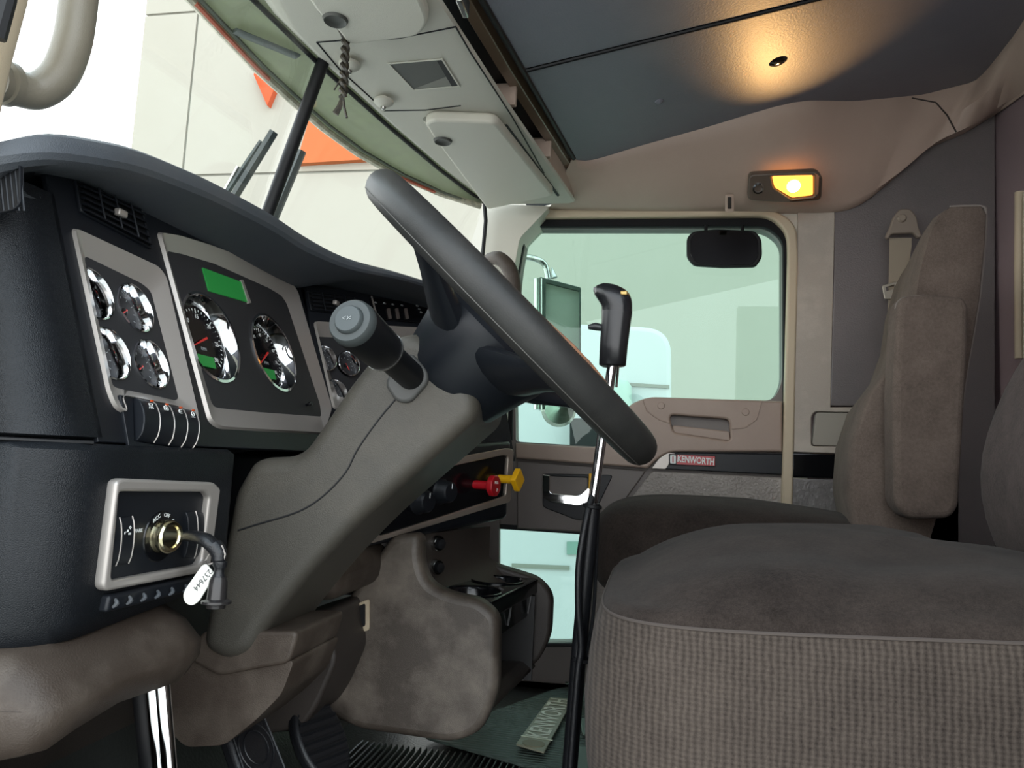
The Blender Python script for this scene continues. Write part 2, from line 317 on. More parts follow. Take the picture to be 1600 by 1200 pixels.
# ---------------------------------------------------------------- the lorry's own bonnet, unseen, added to bounce light up to the header
hd = thing('bonnet', (-1.8, 1.28, .5), 'unseen pale bonnet added to bounce light up through the windscreen', 'bonnet')
loft('bounce_bonnet_shell', [[V((x, 1.28 + w_ * s_, z_ - d_)) for s_, d_ in ((-1, .5), (-1, .06), (-.85, .0), (-.3, -.03), (.3, -.03), (.85, .0), (1, .06), (1, .5))] for x, w_, z_ in ((-.90, .95, .80), (-1.6, .85, .76), (-2.3, .75, .70), (-2.6, .7, .62))], M('bounce_bonnet_white', (236, 236, 232), .4), hd, bevel=.02)
# ---------------------------------------------------------------- cab shell
fl = thing('floor', (0, 1.3, -.02), kind='structure')
box('floor_pan', (0, 1.3, -.035), (1.9, 1.9, .05), floorm, fl)
F0 = frame((0, 0, 0), (0, 0, 1), (0, 1, 0))
for k in range(30):
    box('floor_rib', (-.62 + k * .0135, 1.35, -.004), (.006, .6, .012), floorm, fl, bevel=.002, seg=1)
# roof plane (rises to the back)
RS = .24
def roofz(x): return 1.472 + RS * (x + .2)
FR = frame((-.2, 1.2, 1.472), (RS, 0, -1), (0, -1, 0))
ce = thing('ceiling', (.3, 1.2, 1.5), kind='structure')
# liner panels, split by the seam
s0 = U(845, 104, P=FR); s1 = U(1278, -2, P=FR)
def yat(x): return s0.y + (s1.y - s0.y) * (x - s0.x) / (s1.x - s0.x)
x0, x1 = -.36, 1.0
rp3 = lambda x, y: V((x, y, roofz(x)))
def slab(name, pl, th, mat, parent, **k): return loft(name, [pl, [p + V((0, 0, th)) for p in pl]], mat, parent, **k)
fx0 = U(754, 0, P=FR); fx1 = U(897, 247, P=FR)
def fx(y): return fx0.x + (fx1.x - fx0.x) * (y - fx0.y) / (fx1.y - fx0.y)
slab('liner_panel', [rp3(fx(2.0), 2.14), rp3(x1, 2.14), rp3(x1, yat(x1) + .004), rp3(fx(s0.y), s0.y + .004)], .02, vinyl, ce, bevel=.006)
slab('liner_panel', [rp3(fx(s0.y), s0.y - .004), rp3(x1, yat(x1) - .004), rp3(x1, .36), rp3(fx(.36), .36)], .02, vinyl, ce, bevel=.006)
tube('seam_piping', [rp3(fx(s0.y), s0.y) - V((0, 0, .0)), rp3(x1, yat(x1))], .0045, seal, ce, n=8)
slab('roof_skin', [rp3(-.42, 2.3) + V((0, 0, .03)), rp3(1.2, 2.3) + V((0, 0, .03)), rp3(1.2, .3) + V((0, 0, .03)), rp3(-.42, .3) + V((0, 0, .03))], .03, seal, ce)
for q in ((1216, 96, .021), (1030, 158, .011)):
    c = U(q[0], q[1], P=FR); lathe('liner_button', [(.0, -.007), (q[2] * .35, -.007), (q[2] * .8, -.003), (q[2], .0), (q[2], .004)], c, (-RS, 0, 1), gloss if q[2] > .02 else vinyl, ce)
tube('liner_edge_trim', [rp3(fx(.4), .4) - V((0, 0, .002)), rp3(fx(1.93), 1.93) - V((0, 0, .002))], .006, seal, ce, n=8)

# overhead console: underside faces down, rear side has cubbies
ZHd = 1.39
oc = thing('overhead_console', (-.5, 1.3, ZHd), 'grey moulded overhead console along the top of the windscreen', 'console')
def frontx(y): return -.50 - .16 * (1 - abs(y - 1.28) / .86)
fr = [U(396, 0, Z=ZHd), U(500, 102, Z=ZHd), U(607, 198, Z=ZHd), U(690, 268, Z=ZHd), U(757, 318, Z=ZHd)]
fr = [V((-.50, .38, ZHd)), V((-.60, .75, ZHd))] + fr
rr = [U(685, 0, Z=ZHd), U(786, 156, Z=ZHd), U(893, 309, Z=ZHd)]
def interp(L, y):
    for a, b in zip(L, L[1:]):
        if a.y <= y <= b.y: return a.x + (b.x - a.x) * (y - a.y) / (b.y - a.y)
    a, b = (L[0], L[1]) if y < L[0].y else (L[-2], L[-1]); return a.x + (b.x - a.x) * (y - a.y) / (b.y - a.y)
ysn = [.38 + (2.08 - .38) * k / 16 for k in range(17)]
rings = []
for y in ysn:
    a = interp(fr, y); b = interp(rr, y) if y > 1.1 else interp(rr, 1.1) ; b = min(b, -.23)
    rings.append([V((a, y, ZHd + .03)), V((a + .004, y, ZHd + .008)), V((a + .02, y, ZHd)), V((b - .02, y, ZHd)), V((b - .004, y, ZHd + .004)), V((b, y, ZHd + .010)), V((b - .003, y, ZHd + .014)), V((b - .08, y, ZHd + .016)), V((b - .10, y, ZHd + .04)), V((a + .03, y, ZHd + .04))])
loft('console_base', rings, headgrey, oc, ang=25)
# upper back of the console (cubby rail, dividers, dark back)
def bx(y): return min(interp(rr, max(y, 1.1)), -.23)
loft('top_rail', [[V((bx(y) - .01, y, 1.450)), V((bx(y) + .015, y, 1.452)), V((bx(y) + .02, y, 1.475)), V((bx(y) - .01, y, 1.475))] for y in ysn[:-1]], M('rail_gloss_tan', (120, 100, 82), .22, coat=.5), oc, bevel=.002)
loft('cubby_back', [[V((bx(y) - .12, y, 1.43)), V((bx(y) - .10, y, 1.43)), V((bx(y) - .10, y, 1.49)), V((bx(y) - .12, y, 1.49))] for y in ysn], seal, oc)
for y in (.62, 1.06, 1.52, 1.80): box('cubby_divider', (bx(y) - .045, y, 1.435), (.10, .016, .05), headtan, oc, bevel=.003)
loft('cubby_end', [[V((bx(y) - .10, y, 1.405)), V((bx(y) - .003, y, 1.405)), V((bx(y) - .003, y, 1.47)), V((bx(y) - .10, y, 1.47))] for y in (1.81, 1.9, 2.0, 2.07)], headtan, oc, bevel=.003)
# seams in the underside
FH = frame((0, 0, ZHd), (0, 0, -1), (0, -1, 0))
def hp(px, py, d=0): return U(px, py, Z=ZHd - d)
for a, pts in enumerate(([(495, 66), (548, 62), (620, 60), (712, 42)], [(495, 66), (530, 108), (585, 158), (600, 173), (665, 172), (720, 165)], [(712, 42), (735, 82), (800, 182), (850, 270)])):
    tube('panel_seam', [hp(*p, .0004) for p in pts], .0016, seal, oc, n=6)
# square pocket laid flat: recess shade and lit wedge painted as thin plates
pk = [hp(609, 99), hp(690, 92), hp(716, 133), hp(647, 139)]
cen = sum(pk, V()) / 4
FPk = frame((0, 0, ZHd - .0008), (0, 0, -1), (0, -1, 0)); k2 = lambda p: ((p - V((0, 0, ZHd))).dot(FH[1]), (p - V((0, 0, ZHd))).dot(FH[2]))
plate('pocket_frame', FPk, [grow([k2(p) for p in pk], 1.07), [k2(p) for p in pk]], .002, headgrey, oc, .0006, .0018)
plate('pocket_shade_plate', FPk, [[k2(p) for p in pk]], .0006, M('pocket_shade', (84, 84, 80), .6), oc, 0, .0002)
plate('pocket_lit_wedge', FPk, [[k2(hp(647, 138)), k2(hp(700, 118)), k2(hp(714, 133))]], .0008, M('pocket_lit_wedge', (128, 126, 118), .6), oc, 0, .0006)
plate('pocket_shade_line', FPk, [[k2(hp(682, 93)), k2(hp(690, 92)), k2(hp(716, 133)), k2(hp(706, 134))]], .0008, seal, oc, 0, .0008)
for c in ((600, 152), (547, 94)):
    b = hp(*c); lathe('visor_clip', [(.0, -.022), (.012, -.02), (.021, -.012), (.021, -.007), (.009, -.004), (.009, .0)], b, (0, 0, 1), headgrey, oc, n=20)
    lathe('clip_screw', [(.0, -.006), (.005, -.005), (.006, .0)], b + V((0, 0, -.022)), (0, 0, 1), dimchrome, oc, n=12)
br_ = hp(722, 20, .004); box('hinge', br_ + V((.0, 0, .02)), (.012, .05, .03), dimchrome, oc, bevel=.003)
# sun visors
def visor(name, px, label, notch):
    F = frame((0, 0, ZHd - .014), (0, 0, -1), (0, -1, 0))
    v = thing(name, U(*px[0], Z=ZHd - .01), label, 'visor', None)
    pts = rnd(L2(F, px), .02, 6)
    prism('visor_board', F, pts, -.013, .012, headgrey, v, bevel=.007)
    c = U(*notch, P=off(F, .014)); lathe('finger_recess', [(.0, .001), (.014, .001), (.019, -.003), (.022, .003)], c, (0, 0, 1), M('recess_grey', (70, 70, 66), .5) if 'recess_grey' not in bpy.data.materials else bpy.data.materials['recess_grey'], v, n=20)
    tube('visor_hinge', [U(*px[-1], Z=ZHd - .006), U(*px[0], Z=ZHd - .006)], .005, dimchrome, v, n=8)
    return v
visor('sun_visor', [(664, 186), (676, 180), (775, 184), (866, 300), (762, 322), (680, 212)], 'grey folded sun visor above the passenger side next to the far windscreen end', (692, 221))
visor('sun_visor', [(500, 15), (470, -30), (640, -60), (672, 24), (655, 48), (545, 62), (530, 40)], 'grey folded sun visor nearest the camera with a braided cord hanging from its notch', (524, 32))
for a in ((664, 190),): pass
tube('visor_gap_shadow', [U(790, 195, Z=ZHd - .001), U(872, 305, Z=ZHd - .001)], .004, seal, oc, n=6)
# braided cord
bc = thing('braided_cord', hp(536, 60, .02), 'dark braided beaded cord hanging from the near sun visor', 'cord')
for s in (0, 1):
    P = []
    for k in range(41):
        t = k / 40; base = U(540 - 4 * t, 62 + 90 * t, Y=1.17)
        a = t * 22 + s * math.pi; P.append(base + V((math.cos(a) * .0045, math.sin(a) * .0045, 0)))
    tube('strand', P, .0042, wire, bc, n=6)
tube('hanging_loop', [U(524, 35, Y=1.16), U(533, 50, Y=1.165), U(540, 64, Y=1.17)], .004, wire, bc, n=6)
tube('cord_tail', [U(536, 150, Y=1.17), U(538, 168, Y=1.17), U(542, 184, Y=1.17)], .0026, wire, bc, n=6)
tube('cord_tail', [U(536, 150, Y=1.17), U(530, 168, Y=1.17), U(524, 178, Y=1.17)], [.003, .005, .006], wire, bc, n=6)
tube('cord_tail', [U(530, 128, Y=1.17), U(522, 141, Y=1.17)], .0015, wire, bc, n=6)

# windscreen
ws = thing('window_1', (-.7, 1.28, .9), kind='structure')
def gx(y, z): return frontx(y) - .012 - (1.40 - z) * .29
for (ya, yb) in ((.40, 1.27), (1.29, 2.10)):
    a = [V((gx(y, z), y, z)) for (y, z) in ((ya, 1.42), (yb, 1.42), (yb, .80), (ya, .80))]
    loft('pane', [a, [p + V((-.005, 0, 0)) for p in a]], clear, ws, smooth=False)
p0 = U(502, 104, Y=1.28); p1 = U(424, 318, Y=1.28); dd = (p1 - p0)
tube('centre_post', [p0 - dd * .1, p1 + dd * .5], .0125, seal, ws, n=10)
# screen rubber along the header + far pillar
tube('screen_rubber', [V((p.x - .004, p.y, p.z + .004)) for p in fr], .005, seal, ws, n=8)
P_ = [U(757, 318, Y=2.08), U(759, 345, Y=2.08), U(754, 400, Y=2.08), U(744, 500, Y=2.08)]
tube('screen_rubber', P_, .006, seal, ws, n=8)
# exterior visor
ev = thing('exterior_sun_visor', (-.85, 1.28, 1.36), 'weathered green exterior sun visor with pitted metal edge above the windscreen', 'visor')
outer = [(262, -40), (300, 0), (345, 48), (400, 106), (450, 152), (505, 200), (560, 240), (625, 276), (690, 303), (750, 322)]
inner = [(375, -45), (413, -3), (450, 32), (495, 78), (533, 115), (578, 155), (628, 200), (678, 242), (724, 280), (760, 312)]
def evp(p, z): return U(*p, Z=z)
O = [evp(p, 1.372) for p in outer]; I = [evp(p, 1.40) for p in inner]
rings = [[a, (a + b) / 2 + V((0, 0, .006)), b, b + V((0, 0, .008)), (a + b) / 2 + V((0, 0, .014)), a + V((0, 0, .008))] for a, b in zip(O, I)]
loft('visor_panel', rings, visg, ev)
tube('edge_trim', O, .009, alu, ev, n=8)
tube('inner_bead', [a * .86 + b * .14 + V((0, 0, -.003)) for a, b in zip(O, I)], .004, M('bead_grey', (86, 92, 82), .5), ev, n=6)
for (a, b) in ((1, 3.3), (7.0, 7.8)):
    L = []
    for k in range(7):
        t = a + (b - a) * k / 6; i = int(t); f = t - i; q = O[i] * (1 - f) + O[i + 1] * f; qi = I[i] * (1 - f) + I[i + 1] * f
        L.append(q * .95 + qi * .05 + V((0, 0, -.006)))
    tube('marker_strip', L, .0045, salmon, ev, n=6)
tube('support_strut', [I[2] * .2 + O[2] * .8 + V((.0, 0, -.004)), I[2] * .75 + O[2] * .25 + V((0, .1, -.006))], .012, M('strut', (78, 86, 84), .5), ev, n=8, flat=.3)
# wipers
for nm, a, b, lab in (('wiper', (428, 206), (355, 325), 'upright black wiper blade outside, left of the windscreen centre post'), ('wiper', (472, 236), (420, 362), 'upright black wiper blade outside, right of the windscreen centre post')):
    yy = 1.22 if a[0] < 450 else 1.38
    A = U(*a, Y=yy); B = U(*b, Y=yy); A.x -= .0; B.x -= .0
    t_ = thing(nm, B, lab, 'wiper', 'windscreen wipers')
    tube('wiper_blade', [A, B], .009, M('wiper_rubber', (52, 62, 62), .45) if 'wiper_rubber' not in bpy.data.materials else bpy.data.materials['wiper_rubber'], t_, n=6)
    d = (B - A)
    tube('blade_frame', [A + d * .12 + V((-.014, 0, 0)), A + d * .5 + V((-.018, 0, .0)), B + V((-.02, 0, 0))], .005, bpy.data.materials['wiper_rubber'], t_, n=6)
    tube('wiper_arm', [A + d * .45 + V((-.03, 0, .0)), B + V((-.04, 0, -.03))], .004, dimchrome, t_, n=6)

# far A pillar
YP = 2.12; FP = frame((0, YP, 0), (0, -1, 0))
pa = prism('trim_1', FP, rnd(L2(FP, [(757, 318), (860, 322), (838, 345), (812, 372), (800, 440), (792, 560), (785, 720), (735, 720), (746, 480), (757, 350)]), .015), -.12, .0, headgrey, bevel=.012); setp(pa, kind='structure')
gh = tube('grab_handle', [U(764, 405, Y=2.02), U(780, 404, Y=1.99), U(796, 420, Y=1.98), U(803, 450, Y=1.99), U(800, 500, Y=2.0), U(792, 560, Y=2.03)], [.017, .02, .021, .021, .02, .018], brown, smooth=5); setp(gh, 'brown moulded grab handle on the far windscreen pillar behind the steering wheel', 'handle')
# near A pillar and its grab handle
ra_ = [U(x, y, Y=.52) for x, y in ((92, -170), (60, -60), (46, 0), (22, 90), (6, 160), (-4, 205), (-18, 280), (-60, 460), (-150, 900), (-180, 1250))]
pa = loft('trim_3', [[p + V((-.055, -.07, 0)), p + V((-.03, -.07, 0)), p + V((-.006, -.05, 0)), p + V((0, -.01, 0)), p + V((-.01, .01, 0)), p + V((-.055, .01, 0))] for p in ra_], tan, bevel=.006); setp(pa, kind='structure')
tube('door_rubber', [U(20, -50, Y=.447), U(12, 0, Y=.447), U(-4, 60, Y=.447)], .006, seal, pa, n=8)
gh = tube('grab_handle', [U(128, -60, Y=.60), U(122, 10, Y=.60), U(112, 70, Y=.60), U(92, 118, Y=.60), U(58, 142, Y=.59), U(20, 136, Y=.57), U(-10, 125, Y=.55)], .0172, handm, smooth=8, n=20); setp(gh, 'smooth grey tubular grab handle on the near windscreen pillar at top left', 'handle')
lathe('handle_collar', [(.017, -.006), (.021, -.004), (.021, .004), (.017, .006)], U(9, 130, Y=.563), ray(20, 136) * 0 + (U(20, 136, Y=.57) - U(-10, 125, Y=.55)), handm, gh, n=24)

# ---------------------------------------------------------------- passenger door and side wall
YD = 2.2; FD = frame((0, YD, 0), (0, -1, 0))
def D(pts, r=0, d=0, n=6): return rnd(L2(FD, pts, d), r, n)
win = [(836, 357), (1196, 357), (1222, 378), (1222, 600), (1208, 626), (1012, 621), (982, 634), (934, 698), (806, 690), (804, 560), (812, 430), (822, 376)]
wr = [.03, .04, .04, .04, .03, .05, .05, .01, .01, .05, .1, .04]
peep = [(776, 826), (912, 835), (912, 985), (905, 1004), (776, 1004)]
dr = plate('door_1', FD, [D([(812, 343), (1205, 340), (1232, 362), (1234, 1110), (770, 1110), (770, 700), (790, 560), (797, 430), (806, 362)], [.03, .05, .04, .01, .01, .02, .1, .1, .03]), D(win, wr), D(peep, .01)], .05, doordk); setp(dr, kind='structure')
sealo = [(815, 342), (1203, 339), (1234, 364), (1234, 628), (1222, 628), (1222, 378), (1196, 357), (836, 357), (822, 376), (812, 430), (804, 560), (802, 688), (786, 688), (788, 560), (795, 430), (803, 362)]
plate('window_seal', FD, [D(sealo, [.03, .03, .04, 0, 0, .04, .04, .03, .03, .1, .05, 0, 0, .05, .1, .03])], .02, matteblack, dr, .003, .022)
plate('glass', FD, [D(win, wr)], .005, tintg, dr, 0, -.02)
plate('peep_glass', FD, [D(peep, .01)], .005, tintg, dr, 0, -.02)
po = D(peep, .01); c_ = V((sum(p[0] for p in po) / len(po), sum(p[1] for p in po) / len(po)))
plate('peep_seal', FD, [[tuple(c_ + (V(p) - c_) * 1.08) for p in po], po], .02, seal, dr, .003, .008)
# upper brown panel with pull recess
up = [(1013, 620), (1222, 627), (1222, 706), (1045, 706), (1024, 720), (1012, 732), (806, 716), (806, 692), (934, 699), (983, 632)]
hole = [(1046, 648), (1140, 655), (1142, 690), (1052, 676)]
plate('upper_panel', FD, [D(up, [.03, .0, 0, .02, 0, 0, 0, 0, .02, .04], .03), D(hole, .015, .03)], .035, doorbr, dr, .006, .035)
plate('pull_recess', FD, [D(hole, .015, .03)], .004, doordk, dr, 0, .006)
plate('pull_lip', FD, [D([(1050, 664), (1140, 674), (1142, 690), (1052, 677)], .008, .03)], .02, doorbr, dr, .004, .03)
tube('panel_contour', [U(x, y, P=off(FD, .036)) for x, y in ((1004, 625), (1010, 642), (1030, 656), (1046, 661))], .0018, doorbr, dr, n=6)
tube('panel_contour', [U(x, y, P=off(FD, .036)) for x, y in ((1144, 670), (1165, 668), (1182, 655), (1190, 628))], .0018, doorbr, dr, n=6)
for c in ((1033, 634), (1165, 644)): lathe('screw_cap', [(.0, .003), (.009, .0025), (.0105, .0)], U(*c, P=off(FD, .035)), (0, -1, 0), doorbr, dr, n=20)
# dark strip with badge
plate('accent_strip', FD, [D([(1050, 707), (1222, 709), (1222, 742), (1020, 732)], [.02, 0, 0, 0], .02)], .03, black, dr, .003, .026)
plate('strip_end', FD, [D([(1044, 707), (1056, 709), (1040, 733), (1018, 732), (1030, 716)], .004, .02)], .004, silver, dr, .001, .0285)
bdg = plate('badge', FD, [D([(1045, 709), (1118, 712), (1118, 729), (1045, 726)], .002, .03)], .004, seal, dr, .001, .032)
plate('badge_red', FD, [D([(1057, 710.5), (1117, 713), (1117, 728), (1057, 725.5)], .001, .03)], .001, red, bdg, 0, .0328)
plate('badge_logo', FD, [D([(1047, 711), (1056, 711.5), (1056, 724.5), (1047, 724)], .003, .03)], .001, white, bdg, 0, .0328)
tx, ty = q2(FD, 1087, 719.6, .03); text('badge_lettering', 'KENWORTH', FD, tx, ty, .0255, white, bdg, .0334, .70, -.045, .0007)
plate('logo_bar', FD, [D([(1050.5, 713), (1052.5, 713), (1052.5, 723), (1050.5, 723)], 0, .03)], .0005, red, bdg, 0, .0332)
# leatherette lower panels
plate('lower_panel', FD, [D([(1018, 736), (1222, 746), (1222, 1040), (925, 1040), (925, 900), (960, 815)], [.01, 0, 0, 0, .02, .02], .015)], .02, doorlth, dr, .004, .02)
plate('front_panel', FD, [D([(808, 720), (1010, 735), (955, 812), (920, 832), (808, 826)], [.0, .01, .02, .02, 0], .01)], .012, doordk, dr, .004, .012)
rg = D([(848, 740), (958, 742), (930, 800), (922, 812), (900, 812), (848, 792)], .012, .014)
plate('latch_bezel', FD, [rg, D([(858, 744), (918, 746), (918, 776), (858, 774)], .006, .014)], .008, black, dr, .002, .018)
plate('latch_handle', FD, [D([(848, 741), (860, 742), (860, 770), (905, 774), (920, 760), (926, 748), (930, 752), (926, 784), (905, 791), (862, 785), (848, 778)], [.002, .004, .01, .01, .01, .002, .002, .01, .015, .01, .004], .02)], .012, chrome, dr, .003, .026)
box('lock_pin', U(922, 752, P=off(FD, .03)), (.008, .008, .045), yellow, dr, bevel=.002)
# small round mirror hanging at the window top
ov = D([(1073, 372), (1082, 362), (1120, 358), (1180, 361), (1190, 374), (1191, 402), (1181, 417), (1130, 418), (1084, 415), (1073, 402)], .012, .03)
vm = thing('blind_spot_mirror', U(1131, 390, Y=YD - .03), 'dark oval blind-spot mirror mounted at the top of the passenger window', 'mirror')
prism('mirror_shell', FD, ov, .014, .034, seal, vm, bevel=.005)
cc = V((sum(p[0] for p in ov) / len(ov), sum(p[1] for p in ov) / len(ov)))
plate('mirror_pane', FD, [[tuple(cc + (V(p) - cc) * .9) for p in ov]], .002, mirrorm, vm, .0008, .0365)
for x in (1103, 1160): tube('mirror_stem', [U(x, 352, P=off(FD, .02)), U(x, 362, P=off(FD, .024))], .005, seal, vm, n=8)

# side wall around the door
wl = thing('wall_right', (.3, 2.2, 0), kind='structure')
FW = frame((0, 2.17, 0), (0, -1, 0))
def Wp(pts, r=0, d=0, n=6): return rnd(L2(FW, pts, d), r, n)
plate('door_surround', FW, [Wp([(770, 322), (1262, 322), (1262, 1130), (1236, 1130), (1237, 370), (1206, 337), (824, 340), (802, 370), (792, 440), (770, 440)], [0, 0, 0, 0, .05, .04, .03, .03, 0, 0], 0)], .03, headgrey, wl, .004, .0)
plate('door_trim_beading', FW, [Wp([(784, 440), (794, 362), (822, 327), (1208, 327), (1244, 350), (1247, 400), (1238, 808), (1221, 808), (1231, 400), (1230, 364), (1203, 338), (826, 341), (805, 372), (797, 440)], [0, .05, .05, .06, .05, .02, 0, 0, .02, .04, .05, .04, .05, 0], .008)], .03, tan, wl, .006, .014)
plate('pillar_panel', FW, [Wp([(1247, 330), (1305, 330), (1298, 636), (1400, 636), (1400, 712), (1240, 706)], 0, .01), Wp([(1274, 643), (1380, 645), (1380, 699), (1268, 697), (1268, 650)], .008, .01)], .03, pillar, wl, .003, .01)
plate('storage_lid', FW, [Wp([(1275, 644), (1380, 646), (1380, 698), (1269, 696)], .01, .008)], .02, M('lid_grey', (158, 152, 140), .5), wl, .003, .006)
plate('black_band', FW, [Wp([(1236, 706), (1400, 712), (1400, 750), (1236, 746)], 0, .01)], .03, gloss, wl, .006, .012)
plate('lower_side_panel', FW, [Wp([(1236, 748), (1500, 752), (1500, 1130), (1236, 1130)], 0, .01)], .03, M('grey_quilt', (120, 116, 114), .4, bump=('noise', 60, .006), var=((150, 146, 142), .7), vscale=12), wl, .003, .008)
plate('side_vinyl', FW, [Wp([(1304, 250), (1556, 150), (1556, 1130), (1400, 1130), (1400, 634), (1297, 634), (1303, 420)], [0, 0, 0, 0, 0, .01, 0], .01)], .03, vinyls, wl, .004, .008)
plate('side_skin', FW, [L2(FW, [(1262, 300), (1640, 80), (1640, 1300), (1262, 1300)])], .02, purple, wl, 0, -.05)
plate('side_skin', FW, [L2(FW, [(700, 712), (779, 712), (779, 1130), (700, 1130)])], .02, doordk, wl, 0, -.008)
plate('side_skin', FW, [L2(FW, [(700, 1060), (1640, 1130), (1640, 1300), (700, 1300)])], .02, doordk, wl, 0, -.03)
# roof side rail (tan), a moulding sloping from the roof down to the wall
up_ = [(893, 248), (925, 250), (1000, 228), (1100, 200), (1240, 160), (1330, 158), (1420, 150), (1480, 143), (1525, 125), (1565, 80), (1605, 25), (1650, -50)]
lo_ = [(858, 326), (930, 328), (1020, 329), (1120, 329), (1220, 330), (1300, 330), (1345, 318), (1395, 280), (1450, 232), (1510, 205), (1565, 170), (1660, 100)]
ri = []
for k, (a, b) in enumerate(zip(spl([V((*p, 0)) for p in up_], 4), spl([V((*p, 0)) for p in lo_], 4))):
    A = U(a.x, a.y, P=FR); B = U(b.x, b.y, Y=2.15)
    if A.y > 2.10: A = U(a.x, a.y, Y=2.10)
    if B.x > .893: B = U(b.x, b.y, X=.893)
    if A.x > .893: A = U(a.x, a.y, X=.893)
    n = V((0, -.75, -.66)); mid1 = A * .85 + B * .15 + n * .012; mid2 = (A + B) / 2 + n * .012; mid3 = A * .12 + B * .88 + n * .02
    ri.append([V((A.x, A.y + .0, max(roofz(A.x) + .004, A.z + .004))), A + V((0, 0, -.004)), mid1, mid2, mid3, B + V((0, -.006, 0)), B + V((0, .03, 0)), A + V((0, .12, .03))])
rail = loft('trim_2', ri, headtan, ang=50); setp(rail, kind='structure')
tube('rail_joint', [U(x, y, P=(A_, None, None, V((0, -.75, -.66)).normalized())) for A_ in [U(1440, 190, Y=2.02)] for x, y in ((1425, 153), (1462, 160), (1480, 180), (1494, 206))], .002, brownd, rail, n=6)
# dome lamp
nl = V((0, -.75, -.66)).normalized(); Lc = U(1226, 294, Y=2.045); FL = frame(Lc + nl * .0, nl, (0, 0, 1))
lamp = thing('dome_lamp', Lc, 'lit amber rectangular dome lamp with a small map light on the tan roof rail', 'lamp')
def Lp(pts, r, d=0): return rnd(L2(FL, pts, d), r, 6)
plate('lamp_bezel', FL, [Lp([(1170, 272), (1276, 267), (1285, 276), (1283, 312), (1240, 316), (1168, 312)], .014, .02), Lp([(1204, 274), (1272, 272), (1272, 306), (1236, 310), (1208, 292)], .006, .02)], .03, M('lamp_bezel_grey', (96, 84, 74), .4), lamp, .004, .026)
lens = plate('lens', FL, [Lp([(1206, 275), (1270, 273), (1270, 304), (1237, 308), (1210, 292)], .006, .02)], .006, emis('amber_lens', (255, 160, 62), 2.2), lamp, .002, .025)
lathe('bulb', [(.0, .004), (.012, .003), (.017, .0)], U(1240, 291, P=off(FL, .0275)), nl, emis('bulb_glow', (255, 232, 150), 14), lamp, n=16)
lathe('map_light', [(.0, -.002), (.008, -.002), (.011, .004), (.015, .003), (.016, .0)], U(1185, 294, P=off(FL, .026)), nl, chrome, lamp, n=20)
ld = bpy.data.lights.new('dome_light', 'AREA'); ld.energy = .38; ld.color = (1, .56, .2); ld.shape = 'RECTANGLE'; ld.size = .06; ld.size_y = .03; ld.spread = math.radians(70)
lo2 = bpy.data.objects.new('dome_light', ld); COL.objects.link(lo2); lo2.location = nl * .045 + V((.03, 0, 0)); lo2.parent = lamp
lo2.rotation_euler = V((-.06, -.4, .22)).to_track_quat('-Z', 'Y').to_euler()
ck = plate('coat_hook', FL, [Lp([(1133, 303), (1147, 303), (1147, 330), (1133, 330)], .006, .02)], .012, headtan, rail, .003, .03)
plate('hook_slot', FL, [Lp([(1137, 308), (1143, 308), (1143, 326), (1137, 326)], .002, .03)], .002, brownd, ck, 0, .031)
# rear wall
rw = thing('wall_rear', (.9, 1.3, 0), kind='structure')
box('rear_panel', (.93, 1.28, .85), (.06, 1.95, 1.8), purple, rw, bevel=.01)
box('rear_ledge', (.84, 1.28, .44), (.16, 1.9, .08), purple, rw, bevel=.03)
FE = frame((.895, 0, 0), (-1, 0, 0))
tube('rear_window_trim', [U(1594, 300, X=.89), U(1593, 420, X=.89), U(1594, 560, X=.89)], .012, tan, rw)
tube('rear_window_trim', [U(1604, 300, X=.89), U(1604, 560, X=.89)], .008, M('pale_trim', (190, 180, 160), .3), rw)  # paler second strip of the rear window trim

wlf = thing('wall_left', (.7, .36, 0), kind='structure')  # unseen wall behind the driver's door, added to shade the near seat
box('pillar_panel', (.72, .36, .72), (.60, .06, 1.6), pillar, wlf, bevel=.01)
box('sill', (0, .37, -.03), (1.2, .06, .08), doordk, wlf, bevel=.01)
# seat belt
sb = thing('seat_belt', U(1400, 400, Y=2.12), 'beige seat belt hanging from its pillar anchor beside the passenger seat', 'seat belt')
FS = frame((0, 2.13, 0), (0, -1, 0))
def Sp(pts, r=0, d=0): return rnd(L2(FS, pts, d), r, 5)
plate('webbing', FS, [Sp([(1390, 372), (1424, 372), (1424, 385), (1410, 480), (1398, 540), (1384, 542), (1388, 470)], 0, .02)], .003, belt, sb, 0, .022)
plate('anchor_cover', FS, [Sp([(1393, 342), (1403, 329), (1420, 329), (1430, 342), (1432, 356), (1438, 372), (1432, 374), (1425, 366), (1390, 368), (1386, 376), (1381, 372), (1388, 358)], .008, .02)], .018, M('anchor_tan', (140, 128, 116), .45), sb, .004, .036)
lathe('anchor_bolt', [(.0, .006), (.008, .006), (.011, .003), (.012, .0)], U(1409, 341, P=off(FS, .036)), (0, -1, 0), M('bolt_tan', (150, 138, 124), .4), sb, n=20)
plate('tongue', FS, [Sp([(1378, 446), (1402, 440), (1402, 466), (1382, 468)], .006, .03), Sp([(1384, 449), (1398, 445), (1398, 451), (1385, 455)], .001, .03)], .006, M('tongue_metal', (170, 164, 150), .3, .6), sb, .001, .032)

